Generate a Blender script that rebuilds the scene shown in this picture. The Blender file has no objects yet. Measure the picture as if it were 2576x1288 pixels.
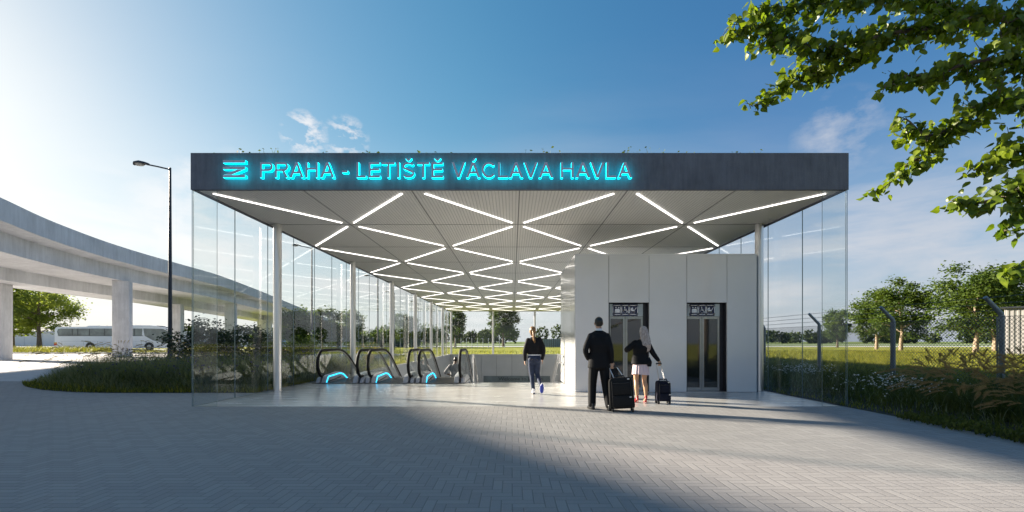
SUN, SKY, EXPO = 5.0, .05, 1.95
import bpy, bmesh, math, random
import numpy as np
from mathutils import Vector, Matrix
R = math.radians
SC = bpy.context.scene
COL = SC.collection
rnd = random.Random(7)
F, CX, HY, H = 1154.0, 1289.0, 858.7, 1.35      # camera constants in photo units

def W(x, y, d):
    "point seen at photo position x, y at distance d"
    return Vector(((x - CX) * d / F, d, H + (HY - y) * d / F))

# ------------------------------------------------------------------ materials
MATS = {}
class NT:
    def __init__(s, m):
        m.use_nodes = True
        s.t = m.node_tree; s.n = s.t.nodes; s.l = s.t.links
        s.n.clear()
    def new(s, typ, **kw):
        n = s.n.new(typ)
        for k, v in kw.items(): setattr(n, k, v)
        return n
    def link(s, a, b): s.l.new(a, b)
    def val(s, sock, v):
        if hasattr(v, 'is_output') or isinstance(v, bpy.types.NodeSocket): s.l.new(v, sock)
        else: sock.default_value = v
    def math(s, op, a, b=None, c=None, clamp=False):
        n = s.n.new('ShaderNodeMath'); n.operation = op; n.use_clamp = clamp
        s.val(n.inputs[0], a)
        if b is not None: s.val(n.inputs[1], b)
        if c is not None: s.val(n.inputs[2], c)
        return n.outputs[0]
    def mix(s, f, a, b, blend='MIX'):
        n = s.n.new('ShaderNodeMix'); n.data_type = 'RGBA'; n.blend_type = blend
        s.val(n.inputs['Factor'], f)
        for key, v in (('A', a), ('B', b)):
            sock = [i for i in n.inputs if i.name == key and i.type == 'RGBA'][0]
            s.val(sock, v)
        return [o for o in n.outputs if o.type == 'RGBA'][0]
    def noise(s, vec, scale, detail=3, rough=.55):
        n = s.n.new('ShaderNodeTexNoise'); n.inputs['Scale'].default_value = scale
        n.inputs['Detail'].default_value = detail; n.inputs['Roughness'].default_value = rough
        if vec is not None: s.l.new(vec, n.inputs['Vector'])
        return n.outputs['Fac']
    def ramp(s, f, lo, hi, a=0., b=1.):
        n = s.n.new('ShaderNodeMapRange'); n.clamp = True
        s.val(n.inputs['Value'], f)
        n.inputs['From Min'].default_value = lo; n.inputs['From Max'].default_value = hi
        n.inputs['To Min'].default_value = a; n.inputs['To Max'].default_value = b
        return n.outputs['Result']
    def pos(s): return s.n.new('ShaderNodeTexCoord').outputs['Object']
    def wpos(s): return s.n.new('ShaderNodeNewGeometry').outputs['Position']
    def scaled(s, v, sc):
        n = s.n.new('ShaderNodeMapping'); n.inputs['Scale'].default_value = sc
        s.l.new(v, n.inputs['Vector']); return n.outputs['Vector']
    def bump(s, h, strength=.3, dist=.02):
        n = s.n.new('ShaderNodeBump'); n.inputs['Strength'].default_value = strength
        n.inputs['Distance'].default_value = dist; s.l.new(h, n.inputs['Height']); return n.outputs['Normal']
    def out(s, sh):
        o = s.n.new('ShaderNodeOutputMaterial'); s.l.new(sh, o.inputs['Surface'])
    def bsdf(s, color, rough=.6, metal=0., normal=None, spec=None, coat=0.):
        b = s.n.new('ShaderNodeBsdfPrincipled')
        if isinstance(color, tuple): color = (*color[:3], 1)
        s.val(b.inputs['Base Color'], color); s.val(b.inputs['Roughness'], rough)
        b.inputs['Metallic'].default_value = metal
        if spec is not None: b.inputs['Specular IOR Level'].default_value = spec
        if coat: b.inputs['Coat Weight'].default_value = coat; b.inputs['Coat Roughness'].default_value = .05
        if normal is not None: s.l.new(normal, b.inputs['Normal'])
        return b
def c4(c): return (*c[:3], 1.)

def plain(name, col, rough=.6, metal=0., var=.12, scale=6., bump=0., coat=0., spec=None):
    if name in MATS: return MATS[name]
    m = bpy.data.materials.new(name); t = NT(m); p = t.pos()
    n = t.noise(p, scale, 4)
    c = t.mix(t.ramp(n, .3, .7), c4([x * (1 - var) for x in col]), c4([min(1, x * (1 + var)) for x in col]))
    nm = t.bump(t.noise(p, scale * 6, 3), bump, .01) if bump else None
    t.out(t.bsdf(c, rough, metal, nm, spec, coat).outputs[0])
    MATS[name] = m; return m
def emis(name, col, strength):
    m = bpy.data.materials.new(name); t = NT(m)
    e = t.new('ShaderNodeEmission'); e.inputs['Color'].default_value = c4(col); e.inputs['Strength'].default_value = strength
    t.out(e.outputs[0]); MATS[name] = m; return m
def concrete(name, col, streak=.25, rough=.75, scale=1.2, bump=.25):
    m = bpy.data.materials.new(name); t = NT(m); p = t.pos()
    a = t.noise(p, scale, 6, .65)
    b = t.noise(t.scaled(p, (3., 3., .35)), scale * 2.2, 5, .7)
    f = t.math('ADD', t.math('MULTIPLY', a, .5), t.math('MULTIPLY', b, .5))
    c = t.mix(t.ramp(f, .36, .64), c4([x * (1 - streak) for x in col]), c4([x * (1 + streak * .8) for x in col]))
    pits = t.noise(p, 45, 2)
    c = t.mix(t.ramp(pits, .68, .74, 0, .45), c, c4([x * .55 for x in col]))
    t.out(t.bsdf(c, rough, 0, t.bump(t.noise(p, 30, 3), bump, .01)).outputs[0])
    MATS[name] = m; return m
def glass(name, tint=(.93, .97, .96), gain=1.):
    m = bpy.data.materials.new(name); t = NT(m)
    g = t.new('ShaderNodeNewGeometry')
    d = t.new('ShaderNodeVectorMath', operation='DOT_PRODUCT')
    t.link(g.outputs['Incoming'], d.inputs[0]); t.link(g.outputs['Normal'], d.inputs[1])
    c = t.math('ABSOLUTE', d.outputs['Value'])
    fr = t.math('MULTIPLY_ADD', t.math('POWER', t.math('SUBTRACT', 1., c), 5.), .96 * gain, .04 * gain, clamp=True)
    tr = t.new('ShaderNodeBsdfTransparent'); tr.inputs['Color'].default_value = c4(tint)
    gl = t.new('ShaderNodeBsdfGlossy'); gl.inputs['Roughness'].default_value = 0.
    mx = t.new('ShaderNodeMixShader')
    t.link(fr, mx.inputs[0]); t.link(tr.outputs[0], mx.inputs[1]); t.link(gl.outputs[0], mx.inputs[2])
    t.out(mx.outputs[0]); MATS[name] = m; return m
def leafmat(name, c1, c2, trans=.4, rough=.5, scale=.6, spec=.4):
    m = bpy.data.materials.new(name); t = NT(m); p = t.wpos()
    n = t.noise(p, scale, 2); n2 = t.noise(p, scale * 9, 1)
    f = t.math('ADD', t.math('MULTIPLY', n, .45), t.math('MULTIPLY', n2, .55))
    c = t.mix(t.ramp(f, .35, .65), c4(c1), c4(c2))
    b = t.bsdf(c, rough, spec=spec)
    tl = t.new('ShaderNodeBsdfTranslucent'); t.link(t.mix(1., c, (1.25, 1.3, .5, 1), 'MULTIPLY'), tl.inputs['Color'])
    mx = t.new('ShaderNodeMixShader'); mx.inputs[0].default_value = trans
    t.link(b.outputs[0], mx.inputs[1]); t.link(tl.outputs[0], mx.inputs[2]); t.out(mx.outputs[0])
    MATS[name] = m; return m

def paver_mat():
    m = bpy.data.materials.new('herringbone_pavers'); t = NT(m); p = t.pos()
    sx = t.new('ShaderNodeSeparateXYZ'); t.link(p, sx.inputs[0])
    w = .0905; N = 3
    u = t.math('DIVIDE', sx.outputs[0], w); v = t.math('DIVIDE', t.math('MULTIPLY', sx.outputs[1], -1.), w)
    iu = t.math('FLOOR', u); iv = t.math('FLOOR', v)
    fu = t.math('SUBTRACT', u, iu); fv = t.math('SUBTRACT', v, iv)
    k = t.math('FLOORED_MODULO', t.math('SUBTRACT', iu, iv), 2 * N)
    hor = t.math('LESS_THAN', k, N - .5)
    kv = t.math('SUBTRACT', 2 * N - 1, k)
    def sel(a, b): # hor ? a : b
        return t.math('ADD', t.math('MULTIPLY', hor, a), t.math('MULTIPLY', t.math('SUBTRACT', 1., hor), b))
    along = sel(t.math('ADD', k, fu), t.math('ADD', kv, fv))
    acr = sel(fv, fu)
    e = t.math('MINIMUM', t.math('MINIMUM', along, t.math('SUBTRACT', N, along)),
               t.math('MINIMUM', acr, t.math('SUBTRACT', 1., acr)))
    bu = sel(t.math('SUBTRACT', iu, k), iu); bv = sel(iv, t.math('SUBTRACT', iv, kv))
    cb = t.new('ShaderNodeCombineXYZ'); t.link(bu, cb.inputs[0]); t.link(bv, cb.inputs[1]); t.link(hor, cb.inputs[2])
    wn = t.new('ShaderNodeTexWhiteNoise'); t.link(cb.outputs[0], wn.inputs['Vector'])
    c = t.mix(wn.outputs['Value'], (.232, .223, .215, 1), (.292, .282, .27, 1))
    big = t.noise(p, .22, 4)
    c = t.mix(t.ramp(big, .3, .72, 0, .35), c, (.20, .195, .195, 1))
    sp = t.noise(t.scaled(p, (1, 1, 1)), 120, 3, .7)
    c = t.mix(t.ramp(sp, .35, .7, 0, .4), c, (.40, .385, .365, 1))
    stain = t.noise(p, 1.7, 5, .7)
    c = t.mix(t.ramp(stain, .6, .78, 0, .3), c, (.16, .155, .15, 1))
    joint = t.ramp(e, .012, .055)
    c = t.mix(joint, (.145, .14, .132, 1), c)
    h = t.math('ADD', t.math('MULTIPLY', t.ramp(e, .0, .10), .7), t.math('MULTIPLY', sp, .35))
    h = t.math('ADD', h, t.math('MULTIPLY', wn.outputs['Value'], .25))
    t.out(t.bsdf(c, t.ramp(sp, .3, .7, .58, .8), 0, t.bump(h, .55, .006), .35).outputs[0])
    MATS['pavers'] = m; return m

# ------------------------------------------------------------------ mesh builder
class MB:
    def __init__(s): s.v = []; s.f = []; s.mi = []; s.cur = 0
    def mat(s, i): s.cur = i; return s
    def add(s, verts, faces):
        o = len(s.v); s.v.extend([tuple(x) for x in verts])
        for f in faces: s.f.append([i + o for i in f]); s.mi.append(s.cur)
        return s
    def box(s, x0, x1, y0, y1, z0, z1, M=None):
        vs = [Vector(p) for p in ((x0,y0,z0),(x1,y0,z0),(x1,y1,z0),(x0,y1,z0),(x0,y0,z1),(x1,y0,z1),(x1,y1,z1),(x0,y1,z1))]
        if M is not None: vs = [M @ p for p in vs]
        return s.add(vs, [(0,3,2,1),(4,5,6,7),(0,1,5,4),(1,2,6,5),(2,3,7,6),(3,0,4,7)])
    def quad(s, a, b, c, d): return s.add([a, b, c, d], [(0, 1, 2, 3)])
    def rect(s, x0, x1, y0, y1, z): return s.quad((x0,y0,z),(x1,y0,z),(x1,y1,z),(x0,y1,z))
    def poly(s, pts, z): return s.add([(x, y, z) for x, y in pts], [tuple(range(len(pts)))])
    def prism(s, pts, a, b, axis='y'):
        "outline pts (2D) swept between a and b along axis"
        def P(u, v, w): return {'y': (u, w, v), 'x': (w, u, v), 'z': (u, v, w)}[axis]
        n = len(pts)
        vs = [P(u, v, a) for u, v in pts] + [P(u, v, b) for u, v in pts]
        return s.add(vs, [tuple(range(n - 1, -1, -1)), tuple(range(n, 2 * n))] + [(i, (i + 1) % n, n + (i + 1) % n, n + i) for i in range(n)])
    def tube(s, pts, r, n=8, caps=True, flat=1.):
        pts = [Vector(p) for p in pts]; rs = r if isinstance(r, (list, tuple)) else [r] * len(pts)
        vs = []; prev = None
        for i, p in enumerate(pts):
            d = (pts[min(i + 1, len(pts) - 1)] - pts[max(i - 1, 0)])
            if d.length < 1e-9: d = Vector((0, 0, 1))
            d.normalize()
            if prev is None:
                a = Vector((0, 0, 1)) if abs(d.z) < .9 else Vector((1, 0, 0))
                u = (a - d * a.dot(d)).normalized()
            else: u = (prev - d * prev.dot(d)).normalized()
            prev = u; w = d.cross(u)
            for k in range(n):
                t = 2 * math.pi * k / n
                vs.append(p + (u * math.cos(t) + w * math.sin(t) * flat) * rs[i])
        fs = [(i*n+k, i*n+(k+1) % n, (i+1)*n+(k+1) % n, (i+1)*n+k) for i in range(len(pts)-1) for k in range(n)]
        if caps: fs += [tuple(range(n-1, -1, -1)), tuple((len(pts)-1)*n+k for k in range(n))]
        return s.add(vs, fs)
    def rings(s, rg, n=18, pw=1.):
        "stack of horizontal ellipses (x,y,z,rx,ry)"
        vs = []
        for (x, y, z, rx, ry) in rg:
            for k in range(n):
                t = 2*math.pi*k/n; c, q = math.cos(t), math.sin(t)
                vs.append((x + rx*math.copysign(abs(c)**pw, c), y + ry*math.copysign(abs(q)**pw, q), z))
        m = len(rg)
        fs = [(i*n+k, i*n+(k+1) % n, (i+1)*n+(k+1) % n, (i+1)*n+k) for i in range(m-1) for k in range(n)]
        fs += [tuple(range(n-1, -1, -1)), tuple((m-1)*n+k for k in range(n))]
        return s.add(vs, fs)
    def ball(s, c, rx, ry=None, rz=None, n=12, m=8):
        ry = ry or rx; rz = rz or rx
        return s.rings([(c[0], c[1], c[2]-rz*math.cos(math.pi*i/m), rx*max(.02, math.sin(math.pi*i/m)), ry*max(.02, math.sin(math.pi*i/m))) for i in range(m+1)], n)
    def cyl(s, x, y, z0, z1, r, r2=None, n=20):
        r2 = r if r2 is None else r2
        return s.rings([(x, y, z0, r, r), (x, y, z1, r2, r2)], n)
    def disc(s, c, r, axis, a, b, n=24):
        return s.prism([(c[0]+r*math.cos(2*math.pi*k/n), c[1]+r*math.sin(2*math.pi*k/n)) for k in range(n)], a, b, axis)
    def build(s, name, mats, parent=None, smooth=False, bevel=0., loc=None):
        me = bpy.data.meshes.new(name)
        me.from_pydata(s.v, [], s.f)
        if not isinstance(mats, (list, tuple)): mats = [mats]
        for m in mats: me.materials.append(MATS[m] if isinstance(m, str) else m)
        if len(mats) > 1: me.polygons.foreach_set('material_index', s.mi)
        me.update()
        return link(name, me, parent, smooth, bevel, loc)
def finish(me, smooth, angle=40):
    if smooth:
        me.polygons.foreach_set('use_smooth', [True] * len(me.polygons))
        if smooth != 'all': me.set_sharp_from_angle(angle=R(angle))
def link(name, me, parent=None, smooth=False, bevel=0., loc=None):
    if bevel:
        bm = bmesh.new(); bm.from_mesh(me)
        bmesh.ops.remove_doubles(bm, verts=bm.verts, dist=1e-5)
        ed = [e for e in bm.edges if len(e.link_faces) == 2 and e.calc_face_angle(0) > R(35)]
        bmesh.ops.bevel(bm, geom=ed, offset=bevel, segments=2, affect='EDGES', profile=.6, clamp_overlap=True)
        bm.to_mesh(me); bm.free(); smooth = smooth or True
    finish(me, smooth)
    o = bpy.data.objects.new(name, me); COL.objects.link(o)
    if parent is not None: o.parent = parent
    if loc is not None: o.location = loc
    return o
def npmesh(name, verts, faces, mats, parent=None, mi=None, smooth=False):
    me = bpy.data.meshes.new(name)
    nv, nf, k = len(verts), len(faces), faces.shape[1]
    me.vertices.add(nv); me.vertices.foreach_set('co', np.ascontiguousarray(verts, dtype=np.float32).ravel())
    me.loops.add(nf * k); me.loops.foreach_set('vertex_index', np.ascontiguousarray(faces, dtype=np.int32).ravel())
    me.polygons.add(nf); me.polygons.foreach_set('loop_start', np.arange(0, nf * k, k, dtype=np.int32))
    if not isinstance(mats, (list, tuple)): mats = [mats]
    for m in mats: me.materials.append(MATS[m] if isinstance(m, str) else m)
    if mi is not None: me.polygons.foreach_set('material_index', np.asarray(mi, dtype=np.int32))
    me.update(calc_edges=True); me.validate()
    return link(name, me, parent, 'all' if smooth else False)
def thing(name, label, cat, loc=(0, 0, 0), rz=0, group=None):
    o = bpy.data.objects.new(name, None); COL.objects.link(o); o.empty_display_size = .2
    o.location = loc; o.rotation_euler = (0, 0, rz)
    return tag(o, label, cat, group)
def tag(o, label=None, cat=None, group=None, kind=None):
    if label: o['label'] = label
    if cat: o['category'] = cat
    if group: o['group'] = group
    if kind: o['kind'] = kind
    return o
def kids(o): return [c for c in o.children]
def copy_tree(o, parent=None):
    c = o.copy(); COL.objects.link(c)
    if parent is not None: c.parent = parent
    for ch in kids(o): copy_tree(ch, c)
    return c
def strct(o, kind='structure'): o['kind'] = kind; return o

# vegetation primitives (numpy)
def blades(base, length, az, lean, width, rng, seg=3):
    "curved grass blades: quads"
    n = len(base); t = np.linspace(0, 1, seg + 1)
    d = np.stack([np.cos(az), np.sin(az), np.zeros(n)], 1); side = np.stack([-np.sin(az), np.cos(az), np.zeros(n)], 1)
    tw = rng.uniform(-.9, .9, n)[:, None]; side = side * np.cos(tw) + d * np.sin(tw)
    V = np.zeros((n, seg + 1, 2, 3))
    for i, s in enumerate(t):
        hor = lean * s ** 1.8 * length; ver = length * (s - .5 * np.minimum(lean, 1.3) * s ** 2.6)
        p = base + d * hor[:, None]; p = p + np.array([0, 0, 1.]) * ver[:, None]
        wd = width * (1 - .93 * s ** 1.5)
        V[:, i, 0] = p - side * wd[:, None] / 2; V[:, i, 1] = p + side * wd[:, None] / 2
    idx = np.arange(n)[:, None] * (seg + 1) * 2
    fs = [np.concatenate([idx + 2*i, idx + 2*i + 1, idx + 2*i + 3, idx + 2*i + 2], 1) for i in range(seg)]
    tips = V[:, -1].mean(1); dirs = tips - V[:, -2].mean(1)
    return V.reshape(-1, 3), np.concatenate(fs, 0), tips, dirs
def leafcards(P, size, rng, flat=.35, up=None):
    "folded diamond leaves, two triangles each as one bent quad"
    n = len(P); a = rng.normal(size=(n, 3)); a[:, 2] *= flat
    a /= np.linalg.norm(a, axis=1)[:, None] + 1e-9
    b = rng.normal(size=(n, 3)); b -= a * (a * b).sum(1)[:, None]; b /= np.linalg.norm(b, axis=1)[:, None] + 1e-9
    c = np.cross(a, b); s = (size * rng.uniform(.65, 1.35, n))[:, None]
    V = np.stack([P - a*s*.6, P + b*s*.36 + c*s*.12, P + a*s*.6, P - b*s*.36 + c*s*.12], 1)
    return V.reshape(-1, 3), np.arange(n * 4).reshape(n, 4)
def cat_mesh(parts):
    vs, fs, mi, o = [], [], [], 0
    for V, Fc, m in parts:
        vs.append(V); fs.append(Fc + o); mi.append(np.full(len(Fc), m)); o += len(V)
    return np.concatenate(vs), np.concatenate(fs), np.concatenate(mi)
# ------------------------------------------------------------------ base materials
paver_mat()
concrete('dark_concrete', (.12, .127, .158), .30, .7, 1.6, .3)
concrete('viaduct_concrete', (.60, .61, .64), .2, .8, .5, .15)
concrete('pier_concrete', (.60, .60, .61), .2, .8, .8, .15)
plain('steel', (.60, .60, .61), .30, 1., .01, 1)
plain('satin_steel', (.55, .55, .55), .32, 1., .05, 4)
plain('white_panel', (.66, .665, .675), .16, 0, .025, 1.2, coat=.3)
plain('well_panel', (.42, .43, .44), .35, 0, .05, .8)
plain('joint_dark', (.05, .05, .052), .6)
plain('dark_glass', (.02, .022, .022), .04, 0, .1, 2, spec=.9)
plain('door_frame', (.30, .31, .32), .3, .9, .08, 5)
plain('transom', (.36, .41, .43), .12, .2, .06, 4)
plain('dark_frame', (.035, .036, .045), .35, .4)
plain('navy_sign', (.012, .014, .062), .4)
plain('sign_white', (.82, .83, .85), .5, var=.02)
plain('handrail_rubber', (.008, .0075, .008), .6, 0, .2, 20, spec=.25)
plain('escalator_plastic', (.46, .47, .50), .35, 0, .05, 3)
plain('comb_metal', (.09, .09, .092), .45, .8, .2, 60)
plain('dark_pole', (.022, .026, .034), .42, .2)
plain('lamp_glass', (.45, .42, .38), .25, 0, .15, 30)
plain('welcome_board', (.12, .155, .17), .5, 0, .25, 1.2)
plain('welcome_text', (.012, .014, .016), .5)
plain('edge_glass', (.22, .28, .28), .12, .3)
glass('clear_glass', (.97, .983, .98), .72)
glass('rail_glass', (.965, .98, .977), .7)
emis('light_strip', (1., .955, .88), 1.1)
emis('cyan_glow', (.0, .74, .95), 1.25)
emis('cyan_led', (.02, .55, 1.), .9)
plain('letter_face', (.50, .48, .60), .5)

# polished floor
m = bpy.data.materials.new('polished_floor'); t = NT(m); p = t.pos()
n1 = t.noise(p, .9, 6, .62); n2 = t.noise(t.scaled(p, (.5, 2.2, 1)), 2.2, 5, .65)
f = t.math('ADD', t.math('MULTIPLY', n1, .55), t.math('MULTIPLY', n2, .45))
c = t.mix(t.ramp(f, .34, .66), (.38, .37, .355, 1), (.51, .50, .48, 1))
t.out(t.bsdf(c, t.ramp(n2, .3, .7, .16, .30), 0, t.bump(t.noise(p, 4, 3), .05, .02), .5).outputs[0]); MATS['polished_floor'] = m

# slatted ceiling
m = bpy.data.materials.new('slatted_ceiling'); t = NT(m); p = t.pos()
sx = t.new('ShaderNodeSeparateXYZ'); t.link(p, sx.inputs[0])
fr = t.math('FRACT', t.math('DIVIDE', sx.outputs[0], .075))
gap = t.ramp(t.math('ABSOLUTE', t.math('SUBTRACT', fr, .5)), .30, .40)
c = t.mix(gap, (.80, .79, .77, 1), (.60, .595, .58, 1))
c = t.mix(t.ramp(t.noise(p, .8, 3), .3, .7, 0, .14), c, (.62, .615, .60, 1))
t.out(t.bsdf(c, .5, 0, t.bump(t.math('SUBTRACT', 1., gap), .4, .02)).outputs[0]); MATS['slatted_ceiling'] = m

# grass field ground
m = bpy.data.materials.new('field_grass'); t = NT(m); p = t.pos()
n1 = t.noise(p, .09, 5, .6); n2 = t.noise(t.scaled(p, (1, .35, 1)), 1.4, 5, .7); n3 = t.noise(p, 12, 3, .7)
f = t.math('ADD', t.math('MULTIPLY', n1, .4), t.math('ADD', t.math('MULTIPLY', n2, .35), t.math('MULTIPLY', n3, .25)))
c = t.mix(t.ramp(f, .36, .62), (.17, .20, .028, 1), (.36, .35, .07, 1))

sy = t.new('ShaderNodeSeparateXYZ'); t.link(p, sy.inputs[0])
c = t.mix(t.ramp(sy.outputs[1], 105, 118), c, t.mix(t.ramp(n1, .35, .65), (.10, .16, .045, 1), (.19, .23, .085, 1)))
t.out(t.bsdf(c, .9, 0, t.bump(n3, .8, .08), .1).outputs[0]); MATS['field_grass'] = m
plain('soil', (.035, .032, .022), .95, 0, .3, 4, .5)
plain('forecourt_stone', (.46, .45, .435), .8, 0, .08, 1.5, .2)
plain('asphalt', (.30, .295, .29), .85, 0, .15, 2, .3)
plain('runway_concrete', (.46, .47, .48), .8, 0, .1, .3)
plain('road_paint', (.75, .75, .73), .7, 0, .08, 5)
plain('kerb_stone', (.42, .41, .40), .8, 0, .1, 3)

# ------------------------------------------------------------------ setting
D0, ST = 9.48, 2.937
BC = .15                     # building centre line
XL, XR = -6.65, 6.95
WX0, WX1, WY0, WY1 = -6.45, 6.35, 14.95, 47.75
LX0, LX1, LY0, LY1 = 1.66, 6.475, 12.15, 15.75
g = MB(); S = 1500
g.rect(-S, WX0, -200, S, 0); g.rect(WX1, S, -200, S, 0)
g.rect(WX0, WX1, -200, WY0, 0); g.rect(WX0, WX1, WY1, S, 0)
strct(g.build('ground', 'field_grass'))
g = MB(); z = .004
g.rect(-110, XR - .1, -40, D0, z); g.rect(-110, XL, D0, 15.5, z); 
strct(g.build('plaza_paving', 'pavers'))
strct(MB().rect(-110, -15.2, 15.5, 50, .0045).rect(-15.2, -11, 25, 50, .0045).build('forecourt', 'forecourt_stone'))
g = MB()
g.rect(XL, XR, D0, WY0, z); g.rect(XL, WX0, WY0, WY1 + .6, z); g.rect(LX0, XR, WY0, LY1, z); g.rect(WX1, XR, LY1, WY1 + .6, z)
g.rect(WX0, WX1, WY1, WY1 + .25, z)
strct(g.build('station_floor', 'polished_floor'))
# planting beds
bed = [(-6.66, 11.95), (-10.5, 11.95), (-11.7, 12.15), (-13.0, 12.68), (-14.5, 13.65), (-15.86, 14.85), (-16.1, 16.5), (-15.5, 19), (-15.0, 25), (-6.66, 25)]
strct(MB().poly(bed[::-1], .009).build('planting_bed', 'soil'))
strct(MB().rect(XR - .1, 12.9, -6, 48, .009).build('planting_bed', 'soil'))
# road, verge and kerbs beyond the viaduct, runway
strct(MB().rect(-140, -24, 63, 78, .005).build('road', 'asphalt'))
g = MB(); g.rect(-140, -24, 63.25, 63.4, .009)
for k in range(18): g.rect(-136 + k * 6.2, -133 + k * 6.2, 70.4, 70.56, .009)
strct(g.build('road_markings', 'road_paint'))
g = MB(); g.box(-110, -24, 50, 50.25, -.1, .13); g.box(-140, -24, 62.75, 63, -.1, .13)
strct(g.build('kerb', 'kerb_stone'))
plain('verge_turf', (.11, .13, .035), .9, 0, .3, 1.5, .4)
strct(MB().box(-110, -24, 50.25, 62.75, -.1, .12).build('grass_verge', 'verge_turf'))
g = MB(); g.rect(-S, S, 113, 133, .005); g.rect(-S, S, 178, 190, .005)
strct(g.build('runway', 'runway_concrete'))

# ------------------------------------------------------------------ pavilion
pav = thing('station_pavilion', 'long glazed metro entrance pavilion with dark concrete fascia and slatted lit ceiling', 'pavilion', (BC, D0, 0))
def local(mb): mb.v = [(x - BC, y - D0, zz) for x, y, zz in mb.v]; return mb
RZ0, RZ1, RY1 = 4.485, 5.245, 48.2
g = MB(); rx0, rx1 = XL, XR
TK = .07
g.box(rx0, rx1, D0, D0 + TK, RZ0, RZ1); g.box(rx0, rx0 + TK, D0 + TK, RY1, RZ0, RZ1); g.box(rx1 - TK, rx1, D0 + TK, RY1, RZ0, RZ1)
g.box(rx0 + TK, rx1 - TK, RY1 - TK, RY1, RZ0, RZ1); g.box(rx0 + TK, rx1 - TK, D0 + TK, RY1 - TK, RZ0 + .25, RZ1 - .12)
roof = local(g).build('roof', 'dark_concrete', pav)
g = MB(); CZ = RZ0 + .03
g.box(rx0 + TK + .002, rx1 - TK - .002, D0 + TK + .002, RY1 - TK - .002, CZ, CZ + .1)
# edge trim ring so the soffit reaches the fascia
ceil = local(g).build('ceiling', 'slatted_ceiling', pav)
g = MB()
for k in range(-2, 3): g.box(BC + k * 2.265 - .012, BC + k * 2.265 + .012, D0 + .1, RY1 - .1, CZ - .004, CZ - .0005)
for k in range(1, 14): g.box(rx0 + .1, rx1 - .1, D0 + k * ST - .012, D0 + k * ST + .012, CZ - .008, CZ - .0045)
plain('ceiling_shadow_gap', (.22, .22, .22), .7)
local(g).build('ceiling_joint', 'ceiling_shadow_gap', pav)
# light strips (zigzag between the grid nodes)
xs = [BC + k * 2.265 for k in range(-3, 4)]
cnt = 0
for r in range(13):
    for j in range(6):
        a = (j + r) % 2 == 0
        p0 = Vector((xs[j], D0 + (r if a else r + 1) * ST, 0)); p1 = Vector((xs[j + 1], D0 + (r + 1 if a else r) * ST, 0))
        dv = p1 - p0; L = dv.length; dv.normalize(); q0 = p0 + dv * .26; q1 = p1 - dv * .26
        if r == 0:   # stay clear of the fascia beam
            t0 = .11
            if a: q0 = p0 + (p1 - p0) * t0
            else: q1 = p1 - (p1 - p0) * t0
        sd = Vector((-dv.y, dv.x, 0)) * .019
        lo = XL + .12; hi = XR - .12
        def cl(p, o):
            q = p.copy()
            if q.x < lo: q = o + (q - o) * ((o.x - lo) / (o.x - q.x))
            if q.x > hi: q = o + (q - o) * ((hi - o.x) / (q.x - o.x))
            return q
        q0, q1 = cl(q0, q1), cl(q1, q0)
        if max(q0.y, q1.y) > RY1 - .1: continue
        z0, z1 = CZ - .02, CZ - .009
        vs = [q0 - sd, q1 - sd, q1 + sd, q0 + sd]
        b = MB().add([(v.x, v.y, z0) for v in vs] + [(v.x, v.y, z1) for v in vs], [(0,3,2,1),(4,5,6,7),(0,1,5,4),(1,2,6,5),(2,3,7,6),(3,0,4,7)])
        local(b).build('light_strip', 'light_strip', ceil); cnt += 1
# columns
colx0, colx1 = BC - 6.5, BC + 6.52
colm = None
for k in range(7):
    y = 12.40 + k * 2 * ST
    xx = [colx0, colx1] + ([colx0 + 4.34, colx0 + 8.68] if k == 6 else [])
    for x in xx:
        if colm is None:
            b = MB(); b.cyl(0, 0, .004, CZ, .105, n=28); b.cyl(0, 0, .006, .016, .125, n=28)
            colm = b.build('column', 'steel', pav, True)
            o = colm
        else:
            o = colm.copy(); COL.objects.link(o)
        o.location = (x - BC, y - D0, 0)
# glass walls
def pane(x0, x1, y0, y1, z0=.006, z1=RZ0):
    b = MB(); b.box(x0, x1, y0, y1, z0, z1)
    for i in range(6): b.mi[i] = 0
    thin_x = (x1 - x0) < (y1 - y0)
    big = (3, 5) if thin_x else (2, 4)
    for i in range(6):
        if i not in big: b.mi[i] = 1
    return local(b).build('glass_panel', ['clear_glass', 'edge_glass'], pav)
yy = [D0 + .0 + k * ST / 2 for k in range(27)]
for k in range(26):
    y0, y1 = yy[k] + .006, min(yy[k + 1], RY1) - .006
    if y1 - y0 < .2: continue
    pane(XL + .02, XL + .036, y0, y1); pane(XR - .036, XR - .02, y0, y1)
pane(XL + .04, XL + .53, D0 + .02, D0 + .036); pane(XR - .53, XR - .04, D0 + .02, D0 + .036)
rx = [XL + .05 + k * 2.16 for k in range(7)]
for k in range(6): pane(rx[k] + .01, rx[k + 1] - .01, 48.05, 48.066)
# roof sprouts
rng = np.random.default_rng(3)
n = 420; P = np.stack([rng.uniform(XL + .1, XR - .1, n), rng.uniform(D0 + .05, D0 + 1.2, n), np.full(n, RZ1 - .01)], 1)
cl_ = np.array([-5.8, -5.1, 0.6, 2.6, 2.9, 4.9]); far_ = np.min(np.abs(P[:, 0][:, None] - cl_[None]), 1)
ln = .045 + .17 * np.exp(-(far_ / .35) ** 2) * rng.uniform(.3, 1, n) + .03 * rng.random(n)
V, Fc, tips, _ = blades(P, ln, rng.uniform(0, 6.28, n), rng.uniform(.1, .8, n), np.full(n, .012), rng)
V2, F2 = leafcards(tips + [0, 0, .01], np.full(n, .05), rng)
V, Fc, mi = cat_mesh([(V, Fc, 0), (V2, F2, 0)])
leafmat('sprout_leaf', (.05, .08, .012), (.12, .15, .03), .3)
tag(npmesh('roof_plants', V, Fc, 'sprout_leaf'), 'low green sprouts growing along the front edge of the concrete roof', 'plants', kind='stuff')

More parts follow.
